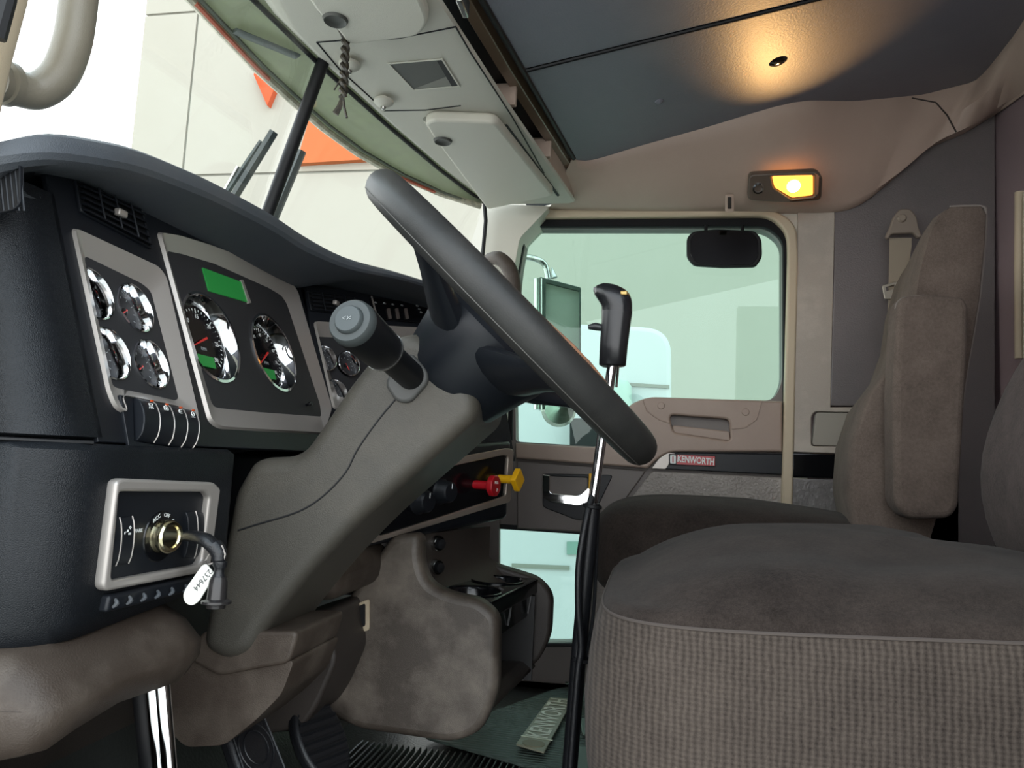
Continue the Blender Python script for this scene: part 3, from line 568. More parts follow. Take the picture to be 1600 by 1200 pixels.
# ---------------------------------------------------------------- seats
def sgn(a): return -1 if a < 0 else 1
def pw(a, e): return sgn(a) * abs(a) ** e
def pillow(c, s, e1=.4, e2=.35, nu=72, nv=40, fn=None):
    """superellipsoid vertices: returns verts, faces"""
    vs = []; fs = []
    for i in range(nv + 1):
        ph = -math.pi / 2 + math.pi * i / nv
        for j in range(nu):
            th = 2 * math.pi * j / nu
            p = V((pw(math.cos(ph), e1) * pw(math.cos(th), e2), pw(math.cos(ph), e1) * pw(math.sin(th), e2), pw(math.sin(ph), e1)))
            if fn: p = fn(p)
            vs.append(V((c[0] + p.x * s[0], c[1] + p.y * s[1], c[2] + p.z * s[2])))
    for i in range(nv):
        for j in range(nu): a = i * nu + j; b = i * nu + (j + 1) % nu; fs.append((a, b, b + nu, a + nu))
    return vs, fs
def split(name1, name2, vs, fs, test, m1, m2, parent):
    A = [f for f in fs if test(sum((vs[i] for i in f), V()) / 4)]; B = [f for f in fs if not test(sum((vs[i] for i in f), V()) / 4)]
    out = []
    for nm, L, m in ((name1, A, m1), (name2, B, m2)):
        ids = sorted({i for f in L for i in f}); mp = {a: k for k, a in enumerate(ids)}
        out.append(mesh(nm, [vs[i] for i in ids], [tuple(mp[i] for i in f) for f in L], m, parent, ang=60))
    return out
# driver seat
ds = thing('driver_seat', (.25, .92, 0), 'dark cloth driver seat with ribbed lower cushion nearest the camera', 'seat')
def fcush(p):
    z = p.z
    if z > .62:
        z0 = z
        z *= 1 - .30 * max(0, -p.x - .5) ** 1.5 * 2
        z *= 1 - .20 * max(0, p.x + .05) - .30 * max(0, p.x - .15) + .10 * math.cos(p.y * 1.5 - .1) - .05
        z -= .10 * math.exp(-((p.y + .45) / .25) ** 2) * max(0, 1 - abs(p.x + .1))
        z -= .07 * math.exp(-((p.x - .1 - .45 * p.y) / .13) ** 2)
        f = min(1, (z0 - .62) / .2); f = f * f * (3 - 2 * f); z = z0 + (z - z0) * f
    z += .055 * .325 * (p.x + 1) / .145 - .07
    return V((p.x * (1 + .04 * (1 - p.z) * (p.x < 0) - .06 * max(0, -p.z)), p.y, z))
vs, fs = pillow((.275, .915, .425), (.325, .265, .145), .45, .38, fn=fcush)
NU = 72
def split2(row, names, vs, fs, m1, m2, parent):
    for nm, rows, m in ((names[0], fs[row * NU:], m1), (names[1], fs[:row * NU], m2)):
        ids = sorted({i for f in rows for i in f}); mp = {a: k for k, a in enumerate(ids)}
        mesh(nm, [vs[i] for i in ids], [tuple(mp[i] for i in f) for f in rows], m, parent, ang=60)
split2(24, ('cushion_top', 'ribbed_cushion_side'), vs, fs, fab, fabrib, ds)
tube('cushion_seam', vs[24 * NU:25 * NU], .0016, M('seam_thread', (70, 62, 57), .9), ds, n=6, closed=True)
loft('backrest', [[U(x, y, Y=yy) + V((dx, 0, 0)) for x, y in rp_] for yy, dx, rp_ in [(y_, d_, [(1640, 500), (1600, 545), (1562, 605), (1533, 680), (1522, 740), (1530, 810), (1560, 880), (1610, 945), (1800, 945), (1800, 500)]) for y_, d_ in ((1.15, .04), (1.13, .008), (1.09, 0), (1.0, .03), (.8, .07), (.7, .10), (.66, .16))]], fab3, ds, sub=1)
box('seat_base', (.27, .915, .2), (.48, .42, .26), seal, ds, bevel=.03)
box('seat_skirt', (.05, .80, .25), (.16, .22, .12), brownd, ds, bevel=.04, seg=5)
box('seat_pedestal', (.27, .915, .04), (.4, .36, .08), seal, ds, bevel=.01)
# passenger seat
ps = thing('passenger_seat', (.25, 1.72, 0), 'dark cloth passenger seat with upright headrest back and raised armrest beyond the driver seat', 'seat')
vs, fs = pillow((.215, 1.72, .47), (.335, .27, .11), .5, .38, fn=lambda p: V((p.x, p.y, p.z * (1 - .25 * max(0, p.x)) if p.z > 0 else p.z)))
split2(26, ('cushion_top', 'cushion_side'), vs, fs, fab, fab, ps)
FN = frame((0, 1.495, 0), (0, -1, 0))
prof = [(1350, 930), (1335, 850), (1322, 770), (1328, 690), (1352, 620), (1398, 560), (1420, 500), (1430, 430), (1448, 365), (1462, 338), (1482, 325), (1530, 324), (1538, 336), (1536, 380), (1527, 470), (1508, 580), (1492, 690), (1462, 800), (1440, 870), (1430, 930)]
P2 = [q2(FN, *p) for p in prof]
def ringY(y, sc, dx=0):
    cx = sum(p[0] for p in P2) / len(P2); cy = sum(p[1] for p in P2) / len(P2)
    return [V((cx + (p[0] - cx) * sc + dx, y, cy + (p[1] - cy) * (1 - (1 - sc) * .35))) for p in P2]
rings = [ringY(1.475, .93), ringY(1.478, .965), ringY(1.488, .99), ringY(1.51, 1.0), ringY(1.60, 1.0, .012), ringY(1.72, .99, .035), ringY(1.86, .99, .06), ringY(1.93, .98, .07), ringY(1.95, .95, .075)]
loft('backrest', rings, fab2, ps, ang=50)
pipe = ringY(1.486, .988)[10:18]
tube('back_piping', pipe, .003, M('piping', (120, 112, 106), .8), ps, smooth=4, n=8)
FA = frame((0, 1.42, 0), (0, -1, 0))
ar = rnd([q2(FA, *p) for p in ((1397, 468), (1440, 464), (1498, 470), (1504, 486), (1502, 560), (1494, 700), (1489, 790), (1476, 808), (1410, 810), (1390, 786), (1388, 620), (1392, 540))], [.02, .0, .02, .0, 0, 0, .02, .02, .03, .02, .0, 0], 5)
prism('armrest', FA, ar, -.035, .03, fab2, ps, bevel=.02, seg=4)
tube('armrest_piping', [at2(FA, *p, .012) for p in ar[:-14]][0:22], .002, M('piping2', (112, 104, 98), .8), ps, n=6)
box('seat_base', (.24, 1.72, .20), (.5, .44, .32), seal, ps, bevel=.03)
box('seat_pedestal', (.24, 1.72, .02), (.44, .4, .05), seal, ps, bevel=.01)

# ---------------------------------------------------------------- dashboard
PD = frame((-.5, 0, .64), (1, 0, .35)); PC = frame((-.5, 1.135, .64), (1, -.58, .35)); PK = frame((-.49, 0, .64), (1, 0, 0))
da = thing('dashboard', (-.55, 1.2, .45), 'black grained dashboard with silver bezels, gauges and switch panels', 'dashboard')
def xf(z): return -.5 - .35 * (z - .64)
def arc(cx, cy, r, a0, a1, n=8): return [(cx + r * math.cos(math.radians(a0 + (a1 - a0) * k / n)), cy + r * math.sin(math.radians(a0 + (a1 - a0) * k / n))) for k in range(n + 1)]
# near end cover, leather roll
rings = []
for z in [.638, .642] + [.66 + .027 * k for k in range(9)]:
    i = .012 if z == .638 else 0
    X = xf(z); ring = [(-.70, .535 + i)] + [(-.64, .535 + i)] + arc(X - .045 - i, .580 + i, .045, 270, 360, 10) + [(X - i, .606)] + [(X - .03, .612), (-.70, .612)]
    rings.append([V((a, b, z)) for a, b in ring])
loft('end_cover', rings, leather, da, ang=50)
tube('stitched_seam', [V((xf(z) - .055, .5345 + .0006, z)) for z in [.645 + .02 * k for k in range(14)]], .0016, seal, da, n=6)
# core behind the fascia
rings = []
for z in (.64, .76, .92): X = xf(z) - .045; rings.append([V(p) for p in ((-.78, .60, z), (X, .60, z), (X, 1.15, z), (X + .19, 1.48, z), (X + .17, 1.53, z), (-.55, 1.60, z), (-.50, 2.1, z), (-.78, 2.1, z))])
loft('dash_core', rings, black, da)
# fascia with openings
b1o = [(110, 354), (244, 416), (256, 432), (308, 655), (297, 666), (276, 637), (184, 619), (196, 648), (178, 640), (166, 613)]
b1i = [(131, 399), (222, 443), (236, 455), (279, 622), (274, 626), (250, 620), (200, 610), (190, 608), (182, 606), (176, 602)]
DZ = -.006
b2o = [(244, 362), (275, 367), (324, 382), (372, 400), (424, 424), (452, 440), (463, 455), (517, 640), (505, 679), (405, 674), (340, 670), (325, 660), (318, 635)]
b2i = [(260, 392), (285, 397), (335, 412), (380, 432), (420, 450), (440, 462), (448, 474), (500, 632), (502, 651), (405, 644), (345, 638), (335, 636), (330, 628)]
B1, B2 = L2(PD, b1o), L2(PD, b2o)
zt = (.915 - .64) * (1 + .35 ** 2) ** .5
Fo = [(.600, -.002), (.98, -.002), (1.146, -.002), (1.146, zt + .02), (.70, zt + .01), (.600, zt - .02)]
plate('fascia', PD, [Fo, rnd(grow(B1, .99), .003, 2), rnd(grow(B2, .99), .003, 2)], .006, black, da, .001, 0)
def bezel(name, F, o, i, dz, rim=.004):
    O = rnd(L2(F, o), .008, 3) ; I = rnd(L2(F, i, dz), .006, 3)
    A = [at2(F, *p, .0) for p in O]; B = [at2(F, *p, rim) for p in grow(O, .985)]; C = [at2(F, *p, dz) for p in I]; D_ = [at2(F, *p, dz - .004) for p in I]
    vs = A + B + C + D_; n = len(A); fs = [(r * n + j, r * n + (j + 1) % n, (r + 1) * n + (j + 1) % n, (r + 1) * n + j) for r in range(3) for j in range(n)]
    return mesh(name, vs, fs, silver, da, ang=30)
bezel('gauge_bezel', PD, b1o, b1i, DZ); bezel('cluster_bezel', PD, b2o, b2i, DZ)
def rp2(p, r, n=3): return rnd(p, r, n)
def gauge(F, px, py, R, depth=.02, needle=None, big=None, lcd=False, ang=0, ringr=.80, par=None, fd=DZ):
    """chrome cup sunk through the gauge plate: returns hole outline"""
    x, y = q2(F, px, py, fd); o = at2(F, x, y, fd); n = F[3]
    g = lathe('gauge', [(R * 1.06, .0003), (R * 1.06, .0016), (R * 1.0, .0022), (R * .97, .001), (R * ringr, -depth), (R * ringr * .98, -depth - .004)], o, n, chrome, par or da, n=40, up=F[2])
    dl = lathe('dial', [(R * ringr, .0), (.0001, .0)], o - n * (depth + .001), n, gloss if big else facem, g, n=32)
    dd = fd - depth
    T = 'dial_print'
    if big:
        nums, a0, a1, minor, fs_ = big
        for k, s in enumerate(nums):
            a = math.radians(a0 + (a1 - a0) * k / (len(nums) - 1)); cx, cy = x + math.cos(a) * R * .57, y + math.sin(a) * R * .57
            if s: text('dial_number', s, F, cx, cy, fs_, white, g, dd + .0008)
        nn = (len(nums) - 1) * minor
        for k in range(nn + 1):
            a = math.radians(a0 + (a1 - a0) * k / nn); r0, r1 = (R * .66, R * .76) if k % minor == 0 else (R * .70, R * .75)
            tube('dial_tick', [at2(F, x + math.cos(a) * r0, y + math.sin(a) * r0, dd + .0006), at2(F, x + math.cos(a) * r1, y + math.sin(a) * r1, dd + .0006)], .0005 if k % minor else .0007, white, g, n=4)
        if lcd: plate('trip_display', F, [[(x - R * .3, y - R * .62), (x + R * .3, y - R * .62), (x + R * .3, y - R * .36), (x - R * .3, y - R * .36)]], .001, green, g, 0, dd + .0015)
        text('dial_caption', lcd, F, x, y - R * .2, R * .11, faint, g, dd + .0008)
    else:
        for k in range(9):
            a = math.radians(210 - 30 * k); tube('dial_tick', [at2(F, x + math.cos(a) * R * .6, y + math.sin(a) * R * .6, dd + .0006), at2(F, x + math.cos(a) * R * .7, y + math.sin(a) * R * .7, dd + .0006)], .0004, faint, g, n=4)
    a = math.radians(ang); L = R * (.62 if big else .5)
    tube('needle', [at2(F, x - math.cos(a) * L * .25, y - math.sin(a) * L * .25, dd + .003), at2(F, x + math.cos(a) * L, y + math.sin(a) * L, dd + .003)], [R * .022 + .0006, .0006], redn, g, n=6)
    if not big: lathe('needle_hub', [(.0, .004), (.004, .003), (.004, 0)], at2(F, x, y, dd), n, seal, g, n=12)
    return circ(x, y, R * 1.0, 36)
s1 = [(145, 459), (211, 481), (172, 553), (236, 569)]
holes = [gauge(PD, x, y, .0265, .015, ang=a) for (x, y), a in zip(s1, (200, 215, 190, 215))]
def ins(i, dz, F, g=1.02): return grow(L2(F, i, dz), g)
plate('gauge_plate', PD, [grow(B1, 1.22)] + holes, .003, facem, da, 0, DZ)
h1 = gauge(PD, 330, 527, .0575, .014, big=(['0', '5', '10', '15', '20', '25', '30'], 225, -45, 5, .0088), lcd='RPM', ang=205, ringr=.86)
h2 = gauge(PD, 428, 551, .0575, .016, big=(['0', '15', '25', '35', '45', '55', '65', '75', '85'], 225, -45, 4, .0070), lcd='MPH', ang=215, ringr=.84)
plate('gauge_plate', PD, [grow(B2, 1.1), h1, h2], .003, facem, da, 0, DZ)
plate('message_display', PD, [L2(PD, [(315, 419), (375, 441), (387, 473), (325, 455)], DZ)], .002, green, da, 0, DZ + .002)
plate('display_frame', PD, [L2(PD, [(374, 438), (377, 438), (390, 474), (386, 475)], DZ)], .004, silver, da, 0, DZ + .003)
lathe('trip_knob', [(.0, .010), (.003, .010), (.0035, .006), (.0022, .005), (.0022, 0)], U(478, 633, P=off(PD, DZ)), PD[3], gloss, da, n=16)
# four rocker switches below the first gauge plate
def icon(F, cx, cy, strokes, par, d, s=.001, m=white):
    for st in strokes: tube('icon_stroke', [at2(F, cx + a * s, cy + b * s, d) for a, b in st], .0005, m, par, n=4)
ICN = [[[(-3, 1), (3, 1)], [(-3, 1), (-2, -1), (2, -1), (3, 1)], [(-2, -2), (-3, -4)], [(0, -2), (0, -4)], [(2, -2), (3, -4)]],
       [[(-3, -2), (-3, 2), (-1, 2), (-1, 3), (1, 3), (1, 2), (3, 1), (3, -2), (-3, -2)], [(-1, 1), (1, -1)], [(1, 1), (-1, -1)]],
       [[(-3, 0), (-1, 2), (-1, -2), (-3, 0)], [(0, 2), (3, 2)], [(0, 0), (3, 0)], [(0, -2), (3, -2)]],
       [[(2.5, 0), (1.8, 1.8), (0, 2.5), (-1.8, 1.8), (-2.5, 0), (-1.8, -1.8), (0, -2.5), (1.8, -1.8), (2.5, 0)], [(-3, -3.6), (3, -3.6)], [(-1, -1), (1, 1)]]]
def rocker(F, q, par, name='rocker_switch', ic=None, d=.012, amber=True):
    """q = four pixel corners tl tr br bl on F"""
    c = L2(F, q); rings = []
    for k in range(9):
        t = k / 8; a = V(c[0]) * (1 - t) + V(c[3]) * t; b = V(c[1]) * (1 - t) + V(c[2]) * t; h = d * (.55 + .6 * math.sin(math.pi * t) ** .8) if 0 < k < 8 else d * .3
        rings.append([at2(F, *a, -.006), at2(F, *a, h), at2(F, *b, h), at2(F, *b, -.006)])
    o = loft(name, rings, black, par, bevel=.0012, ang=30)
    e = [(V(c[1]) * (1 - k / 8) + V(c[2]) * (k / 8), d * (.55 + .6 * math.sin(math.pi * k / 8) ** .8) if 0 < k < 8 else d * .4) for k in range(9)]
    tube('bright_edge', [at2(F, p.x - .0004, p.y, h + .0002) for p, h in e], .0007, silver, o, n=6)
    if ic is not None:
        m = (V(c[0]) * .8 + V(c[3]) * .2 + V(c[1]) * .8 + V(c[2]) * .2) / 2; icon(F, m.x, m.y, ICN[ic], o, d * .98 + .001)
        if amber: m = (V(c[0]) * .3 + V(c[1]) * .7) * .92 + (V(c[3]) * .3 + V(c[2]) * .7) * .08; box('amber_lamp', at2(F, m.x, m.y, d * .9), (.002, .003, .002), orange, o)
    return o
for k, q in enumerate(([(205, 622), (230, 628), (234, 694), (209, 690)], [(231, 628), (253, 633), (257, 698), (235, 694)], [(254, 633), (275, 638), (277, 701), (258, 698)], [(276, 638), (294, 642), (295, 703), (278, 701)])):
    rocker(PD, q, da, ic=k)
plate('switch_surround', PD, [L2(PD, [(184, 618), (204, 622), (206, 690), (296, 705), (298, 712), (198, 700)])], .004, black, da, .001, .003)
# air vents
def vent(F, q, rows, cols, par, deep=.02):
    """q tl tr br bl pixels"""
    c = L2(F, q); fr_ = plate('air_vent', F, [rnd(grow(c, 1.06), .004, 3), rnd(c, .003, 3)], .004, black, par, .001, .004)
    plate('vent_well', F, [c], .001, seal, fr_, 0, .0015)
    P = lambda s, t: (V(c[0]) * (1 - s) + V(c[1]) * s) * (1 - t) + (V(c[3]) * (1 - s) + V(c[2]) * s) * t
    for r in range(rows):
        t = (r + .5) / rows; a, b = P(.02, t), P(.98, t)
        A, B = at2(F, *a, .002), at2(F, *b, .002); v = F[2] * .0012 ; w_ = F[3] * .006
        loft('vent_slat', [[A - v, A + v, A + v + w_ - F[2] * .003, A - v + w_ - F[2] * .003], [B - v, B + v, B + v + w_ - F[2] * .003, B - v + w_ - F[2] * .003]], black, fr_, ang=30)
    for s in range(1, cols):
        a, b = P(s / cols, .02), P(s / cols, .98)
        tube('vent_fin', [at2(F, *a, .008), at2(F, *b, .008)], .0012, black, fr_, n=6)
    m = P(.5, .55); box('vent_thumbwheel', at2(F, *m, .010), (.008, .014, .008), silver, fr_, bevel=.002)
    return fr_
vent(PD, [(116, 285), (218, 330), (232, 388), (125, 332)], 5, 4, da)
vent(PC, [(480, 456), (552, 466), (556, 493), (486, 486)], 5, 4, da)
# side demister vent in the near end
FNr = frame((0, .534, 0), (0, -1, 0))
c = L2(FNr, [(-20, 248), (20, 240), (35, 255), (36, 318), (25, 328), (-20, 338)]); f_ = plate('side_vent', FNr, [rnd(grow(c, 1.06), .006, 4), rnd(c, .006, 4)], .004, black, da, .001, .004)
plate('vent_well', FNr, [c], .001, seal, f_, 0, .001)
for k in range(6):
    x = -8 + 8 * k; tube('vent_slat', [U(x - 2, 250, P=off(FNr, .001)), U(x + 6, 330, P=off(FNr, .001))], .0011, black, f_, n=6)
# centre fascia
CP = [(-.01, -.01), (.53, -.01), (.53, .35), (-.01, .35)]
b3o = [(489, 502), (688, 514), (700, 650), (520, 640)]; b3i = [(496, 526), (672, 536), (684, 630), (528, 620)]
B3 = L2(PC, b3o)
C_low = q2(PC, 600, 850)[1]
plate('centre_fascia', PC, [[(-.031, -.002), (.44, -.002), (.44, .325), (-.031, .295)], rnd(grow(B3, .985), .003, 2)], .006, black, da, .001, 0)
bezel('centre_bezel', PC, b3o, b3i, -.012)
s3 = [(510, 560), (542, 566), (524, 606), (580, 572), (560, 612), (620, 578)]
h3 = [gauge(PC, x, y, .0215, .010, ang=300) for x, y in ((508, 560), (545, 568), (525, 613))]
plate('gauge_plate', PC, [grow(B3, 1.1)] + h3, .003, facem, da, 0, -.012)
# climate and radio panel
rad = plate('radio_panel', PC, [rnd(L2(PC, [(576, 466), (716, 480), (722, 510), (584, 500)]), .004)], .004, gloss, da, .001, .004)
plate('panel_edge', PC, [L2(PC, [(577, 464), (579, 464), (588, 498), (586, 498)])], .001, silver, rad, 0, .0052)
for (x, y) in ((587, 473), (601, 474), (614, 476), (628, 477), (652, 478), (655, 483), (658, 488)): box('radio_key', U(x, y, P=off(PC, .005)), (.003, .008, .0025), faint, rad, bevel=.0006)
for x in (602, 615, 629): plate('slide_control', PC, [L2(PC, [(x, 484), (x + 3, 484), (x + 6, 500), (x + 3, 500)])], .004, M('ctrl_grey', (96, 88, 84), .4) if 'ctrl_grey' not in bpy.data.materials else bpy.data.materials['ctrl_grey'], rad, 0, .008)
plate('cassette_slot', PC, [L2(PC, [(664, 478), (712, 486), (716, 497), (668, 492)])], .002, seal, rad, 0, .006)
for k in range(8): box('preset_mark', U(670 + 5 * k, 495 + k * .6, P=off(PC, .006)), (.001, .004, .002), white, rad)
# lower centre block
lowp = L2(PC, [(560, 860), (795, 795), (803, 700), (803, 690), (560, 690)])
rings = []
for z, dx in ((.478, -.02), (.484, 0), (.638, 0)):
    X = -.5 + dx; rings.append([V((a, b, z + (b - 1.1) * .10)) for a, b in ((-.62, 1.0), (X - .03, 1.02), (X, 1.06), (X + .21, 1.49), (X + .21, 1.51), (X + .17, 1.53), (-.62, 1.53))])
PCL = frame((-.5, 1.06, .64), (1, -.488, 0))
loft('lower_centre_block', rings, black, da, bevel=.008)
lo_o = [(575, 850), (796, 784), (801, 702), (790, 700), (640, 728), (560, 780)]; lo_i = [(590, 838), (788, 775), (792, 712), (784, 711), (650, 740), (590, 780)]
O = L2(PCL, lo_o, .004); I = L2(PCL, lo_i, .004)
plate('lower_bezel', PCL, [rnd(O, .01, 4), rnd(I, .007, 4)], .006, M('warm_silver', (184, 172, 160), .3, .7), da, .0015, .008)
plate('lower_plate', PCL, [rnd(grow(I, 1.01), .006, 3)], .004, gloss, da, 0, .0035)
for nm, (x, y), m, L, s in (('parking_brake_knob', (738, 757), yellow, .05, 4), ('trailer_brake_knob', (0, 0), red, .05, 8)): pass
def pullknob(x, y, m, sides, lab, R, rot):
    b = U(x, y, P=off(PCL, .003)); n = V((.96, -.25, .0)).normalized()
    t = thing('brake_valve_knob', b, lab, 'knob', 'air brake knobs')
    lathe('knob_stem', [(.0085, -.004), (.0085, .03), (.010, .036)], b, n, m, t, n=20)
    F = frame(b + n * .04, n); lp = [(R * math.cos(2 * math.pi * (k + rot) / sides), R * math.sin(2 * math.pi * (k + rot) / sides)) for k in range(sides)]
    h = prism('knob_head', F, rnd(lp, .004, 3), -.006, .006, m, t, bevel=.002)
    return t, F
t1, Fk = pullknob(742, 757, red, 8, 'red octagonal pull knob on the lower dash panel', .021, .5)
text('knob_lettering', 'PULL', Fk, 0, .006, .007, white, t1, .0063); text('knob_lettering', 'P', Fk, .004, -.008, .008, white, t1, .0063)
t2, Fk = pullknob(780, 748, yellow, 4, 'yellow diamond pull knob at the far end of the lower dash panel', .024, 0)
for (x, y) in ((655, 783), (690, 768)):
    b = U(x, y, P=off(PCL, .003)); k = lathe('heater_knob', [(.0, .024), (.016, .024), (.019, .02), (.021, .004), (.024, .0)], b, PCL[3], black, da, n=28)
    box('pointer_mark', b + PCL[3] * .025 + V((0, 0, .011)), (.001, .003, .009), white, k)
for x in (650, 690): box('panel_legend', U(x, 752 - (x - 650) * .3, P=off(PCL, .005)), (.001, .012, .003), faint, da)
# key switch housing (lower left block)
def ysec(z): return 0
rings = []
zb = .455
for z, ins_ in ((.636, .006), (.630, 0), (.54, 0), (.48, .0), (.462, .006), (.452, .03)):
    X = -.486 - ins_; ring = [(-.70, .535 + ins_), (-.64, .535 + ins_)] + arc(X - .056, .591 + ins_, .056, 270, 360, 8) + [(X, .60 + ins_)] + arc(X - .02, .800 - ins_, .02, 0, 90, 5) + [(-.70, .82 - ins_)]
    rings.append([V((a, b, z + (.02 if z < .5 else 0) * (b - .535) / .28)) for a, b in ring])
loft('key_switch_housing', rings, leather, da, ang=50)
tube('housing_joint', [V((-.65, .534, .637)), V((-.56, .534, .637)), V((-.515, .553, .637)), V((-.492, .585, .637))], .0018, seal, da, smooth=4, n=6)
ko = [(171, 752), (180, 747), (325, 753), (336, 763), (320, 882), (307, 894), (156, 923), (150, 915)]; ki = [(176, 768), (184, 767), (312, 768), (318, 776), (306, 874), (300, 882), (166, 906), (163, 900)]
kz = [rnd(L2(PK, ko, .006), .004, 3), rnd(L2(PK, ki, .006), .003, 3)]
plate('key_bezel', PK, kz, .012, silver, da, .003, .014)
kp = plate('key_plate', PK, [grow(kz[1], 1.01)], .004, black, da, 0, .006)
def krock(q, par=da, **k): return rocker(off(PK, .006), q, par, d=.005, **k)
krock([(168, 806), (184, 808), (178, 884), (162, 884)]); r2 = krock([(185, 808), (204, 806), (198, 880), (180, 884)])
m = q2(PK, 198, 829, .012); text('icon', '\u25a0', PK, m[0], m[1] + .002, .004, white, r2, .0135) if False else icon(PK, m[0], m[1], [[(-4, -3), (-4, -1), (-1, -1), (-1, 1), (0, 1), (0, -1)], [(1, -2.5), (4, -2.5)], [(1, -3.5), (4, -3.5)], [(1, 3), (3, 1.5)], [(2, 4), (4, 2.5)]], r2, .0135)
krock([(289, 800), (303, 798), (301, 872), (286, 872)]); krock([(305, 800), (317, 800), (314, 868), (302, 872)])
m = q2(PK, 218, 829, .007); text('legend', 'SPARE', PK, m[0] - .002, m[1], .0050, white, da, .0068)
kc = U(250, 838, P=off(PK, .006)); kx, ky = q2(PK, 250, 838, .006)
ring_ = lathe('ignition_plate', [(.0, .001), (.0245, .001), (.0255, 0)], kc, (1, 0, 0), gloss, da, n=32)
for s, a in (('ACC', 118), ('OFF', 75), ('ON', 35), ('ST', -35)):
    r = .0212; text('legend', s, PK, kx + math.cos(math.radians(a)) * r, ky + math.sin(math.radians(a)) * r, .0056, white, da, .0078, rot=math.radians(a - 90))
lk = lathe('ignition_lock', [(.0165, .0), (.0165, .003), (.015, .005), (.015, .008), (.0165, .009), (.0165, .013), (.0145, .0155), (.0115, .0150), (.0105, .013), (.0, .013)], kc, (1, -.1, .05), brass, da, n=32)
# toothed lower trim
lt = thing  # (kept as parts of the dashboard)
tb = [U(x, y, X=-.478) for x, y in ((172, 930), (306, 900), (310, 922), (166, 958))]
loft('lower_trim_strip', [tb, [p + V((-.02, 0, 0)) for p in tb]], black, da, bevel=.003)
for k in range(6):
    t = (k + .3) / 6; A = U(180 + 22 * k, 936 - 4.4 * k, X=-.476); B = U(176 + 22 * k, 949 - 4.8 * k, X=-.476)
    tube('trim_tooth', [A, (A + B) / 2 + V((.003, 0, 0)), B], [.0012, .0022, .0012], silver if False else padm, da, n=8, smooth=3)
# brow: a padded hood swept along the top of the dash
st = [(-.64, .515, .878), (-.585, .512, .888), (-.553, .518, .898), (-.53, .545, .912), (-.52, .60, .928), (-.52, .65, .940), (-.52, .72, .950), (-.52, .787, .957), (-.52, .911, .964), (-.515, 1.0, .961), (-.49, 1.10, .955), (-.44, 1.19, .956), (-.39, 1.29, .956), (-.33, 1.42, .950), (-.30, 1.50, .94), (-.31, 1.56, .925), (-.36, 1.63, .91), (-.42, 1.8, .90), (-.45, 2.1, .89)]
Pb = spl([V(s) for s in st], 4); rings = []
for i, p in enumerate(Pb):
    T = (Pb[min(i + 1, len(Pb) - 1)] - Pb[max(i - 1, 0)]); T.z = 0; T.normalize(); inw = V((-T.y, T.x, 0))
    if inw.x > .3: inw = -inw
    if i < 4: inw = V((0, 1, 0))
    def q(a, h): return p + inw * a + V((0, 0, h))
    ex = V((min(-.70 - .1 * max(0, 1 - abs(p.y - 1.28) / .8), p.x - .1), max(p.y + (.06 if i < 12 else 0), .60), p.z - .03))
    mid = p * .55 + ex * .45 + V((0, 0, .008))
    # a band about 4 cm high with rounded top and a tucked-in underside
    ft = V((xf(.90) - .012, p.y, min(p.z - .034, .905))) if p.y < 1.13 else V((p.x - .06, p.y + .03, p.z - .022))
    if i < 16: ft = q(.075, -.03); ft.z = p.z - .03
    L_ = 1 - .45 * min(1, max(0, (p.y - 1.0) / .2))
    rings.append([ft + V((0, 0, .004)), ft, q(.010, -.031 * L_), q(.003, -.027 * L_), q(0, -.021 * L_), q(.001, -.012 * L_), q(.005, -.005), q(.013, -.001), q(.03, .001), mid, ex, ex + V((0, 0, -.03))])
loft('brow_pad', rings, padm, da, ang=30)

# ---------------------------------------------------------------- ignition key
ke = thing('ignition_key', U(272, 838, Y=.70), 'black-headed key in the ignition with a ring, white tag and dark fob', 'key')
YK = .70
tube('key_blade', [kc + V((.010, -.001, .001)), U(283, 838, Y=YK)], .0022, brass, ke, flat=.5, n=8)
tube('key_head', [U(286, 838, Y=YK), U(303, 838, Y=YK - .005), U(322, 844, Y=YK - .01), U(338, 858, Y=YK - .01)], [.006, .0075, .0085, .008], darkr, ke, smooth=4, flat=.8)
tube('fob_strap', [U(334, 852, Y=YK - .01), U(342, 864, Y=YK - .01), U(342, 878, Y=YK - .012)], [.008, .008, .006], darkr, ke, smooth=3)
def circ3(c, r, a, b, n=20, sy=1): return [c + a * math.cos(2 * math.pi * k / n) * r + b * sy * math.sin(2 * math.pi * k / n) * r for k in range(n)]
tube('split_ring', [U(*p, Y=YK - .012) for p in ((336, 850), (347, 853), (352, 866), (350, 874), (338, 878), (326, 882), (321, 876), (330, 862))], .0009, silver, ke, n=6, closed=True)
FG = frame(U(310, 915, Y=YK - .015), (.15, -1, .1))
tg = plate('key_tag', FG, [rnd(L2(FG, [(316, 883), (323, 881), (337, 898), (311, 940), (300, 947), (289, 942), (286, 930), (290, 920)]), [.002, .002, .002, .01, .01, .01, .01, .008], 4)], .0025, M('white_plastic', (222, 222, 212), .4), ke, .0008, .001)
mx_ = q2(FG, 317, 906, .001); text('tag_lettering', '237644', FG, mx_[0], mx_[1], .008, M('ink', (90, 90, 90), .6), tg, .0014, rot=math.radians(-125))
b = U(344, 882, Y=YK - .012)
lathe('fob_neck', [(.002, .0), (.007, -.001), (.007, -.005), (.0048, -.008), (.0048, -.012), (.0075, -.018), (.0085, -.02)], b + V((0, 0, .004)), (0, .05, 1), darkr, ke, n=20)
lathe('fob_body', [(.0075, -.016), (.0088, -.021), (.0095, -.034), (.0098, -.037), (.0145, -.039), (.0145, -.0415), (.0095, -.043), (.009, -.046), (.0, -.046)], b + V((0, 0, .004)), (-.02, .05, 1), M('fob_dark', (40, 38, 38), .25), ke, n=24)

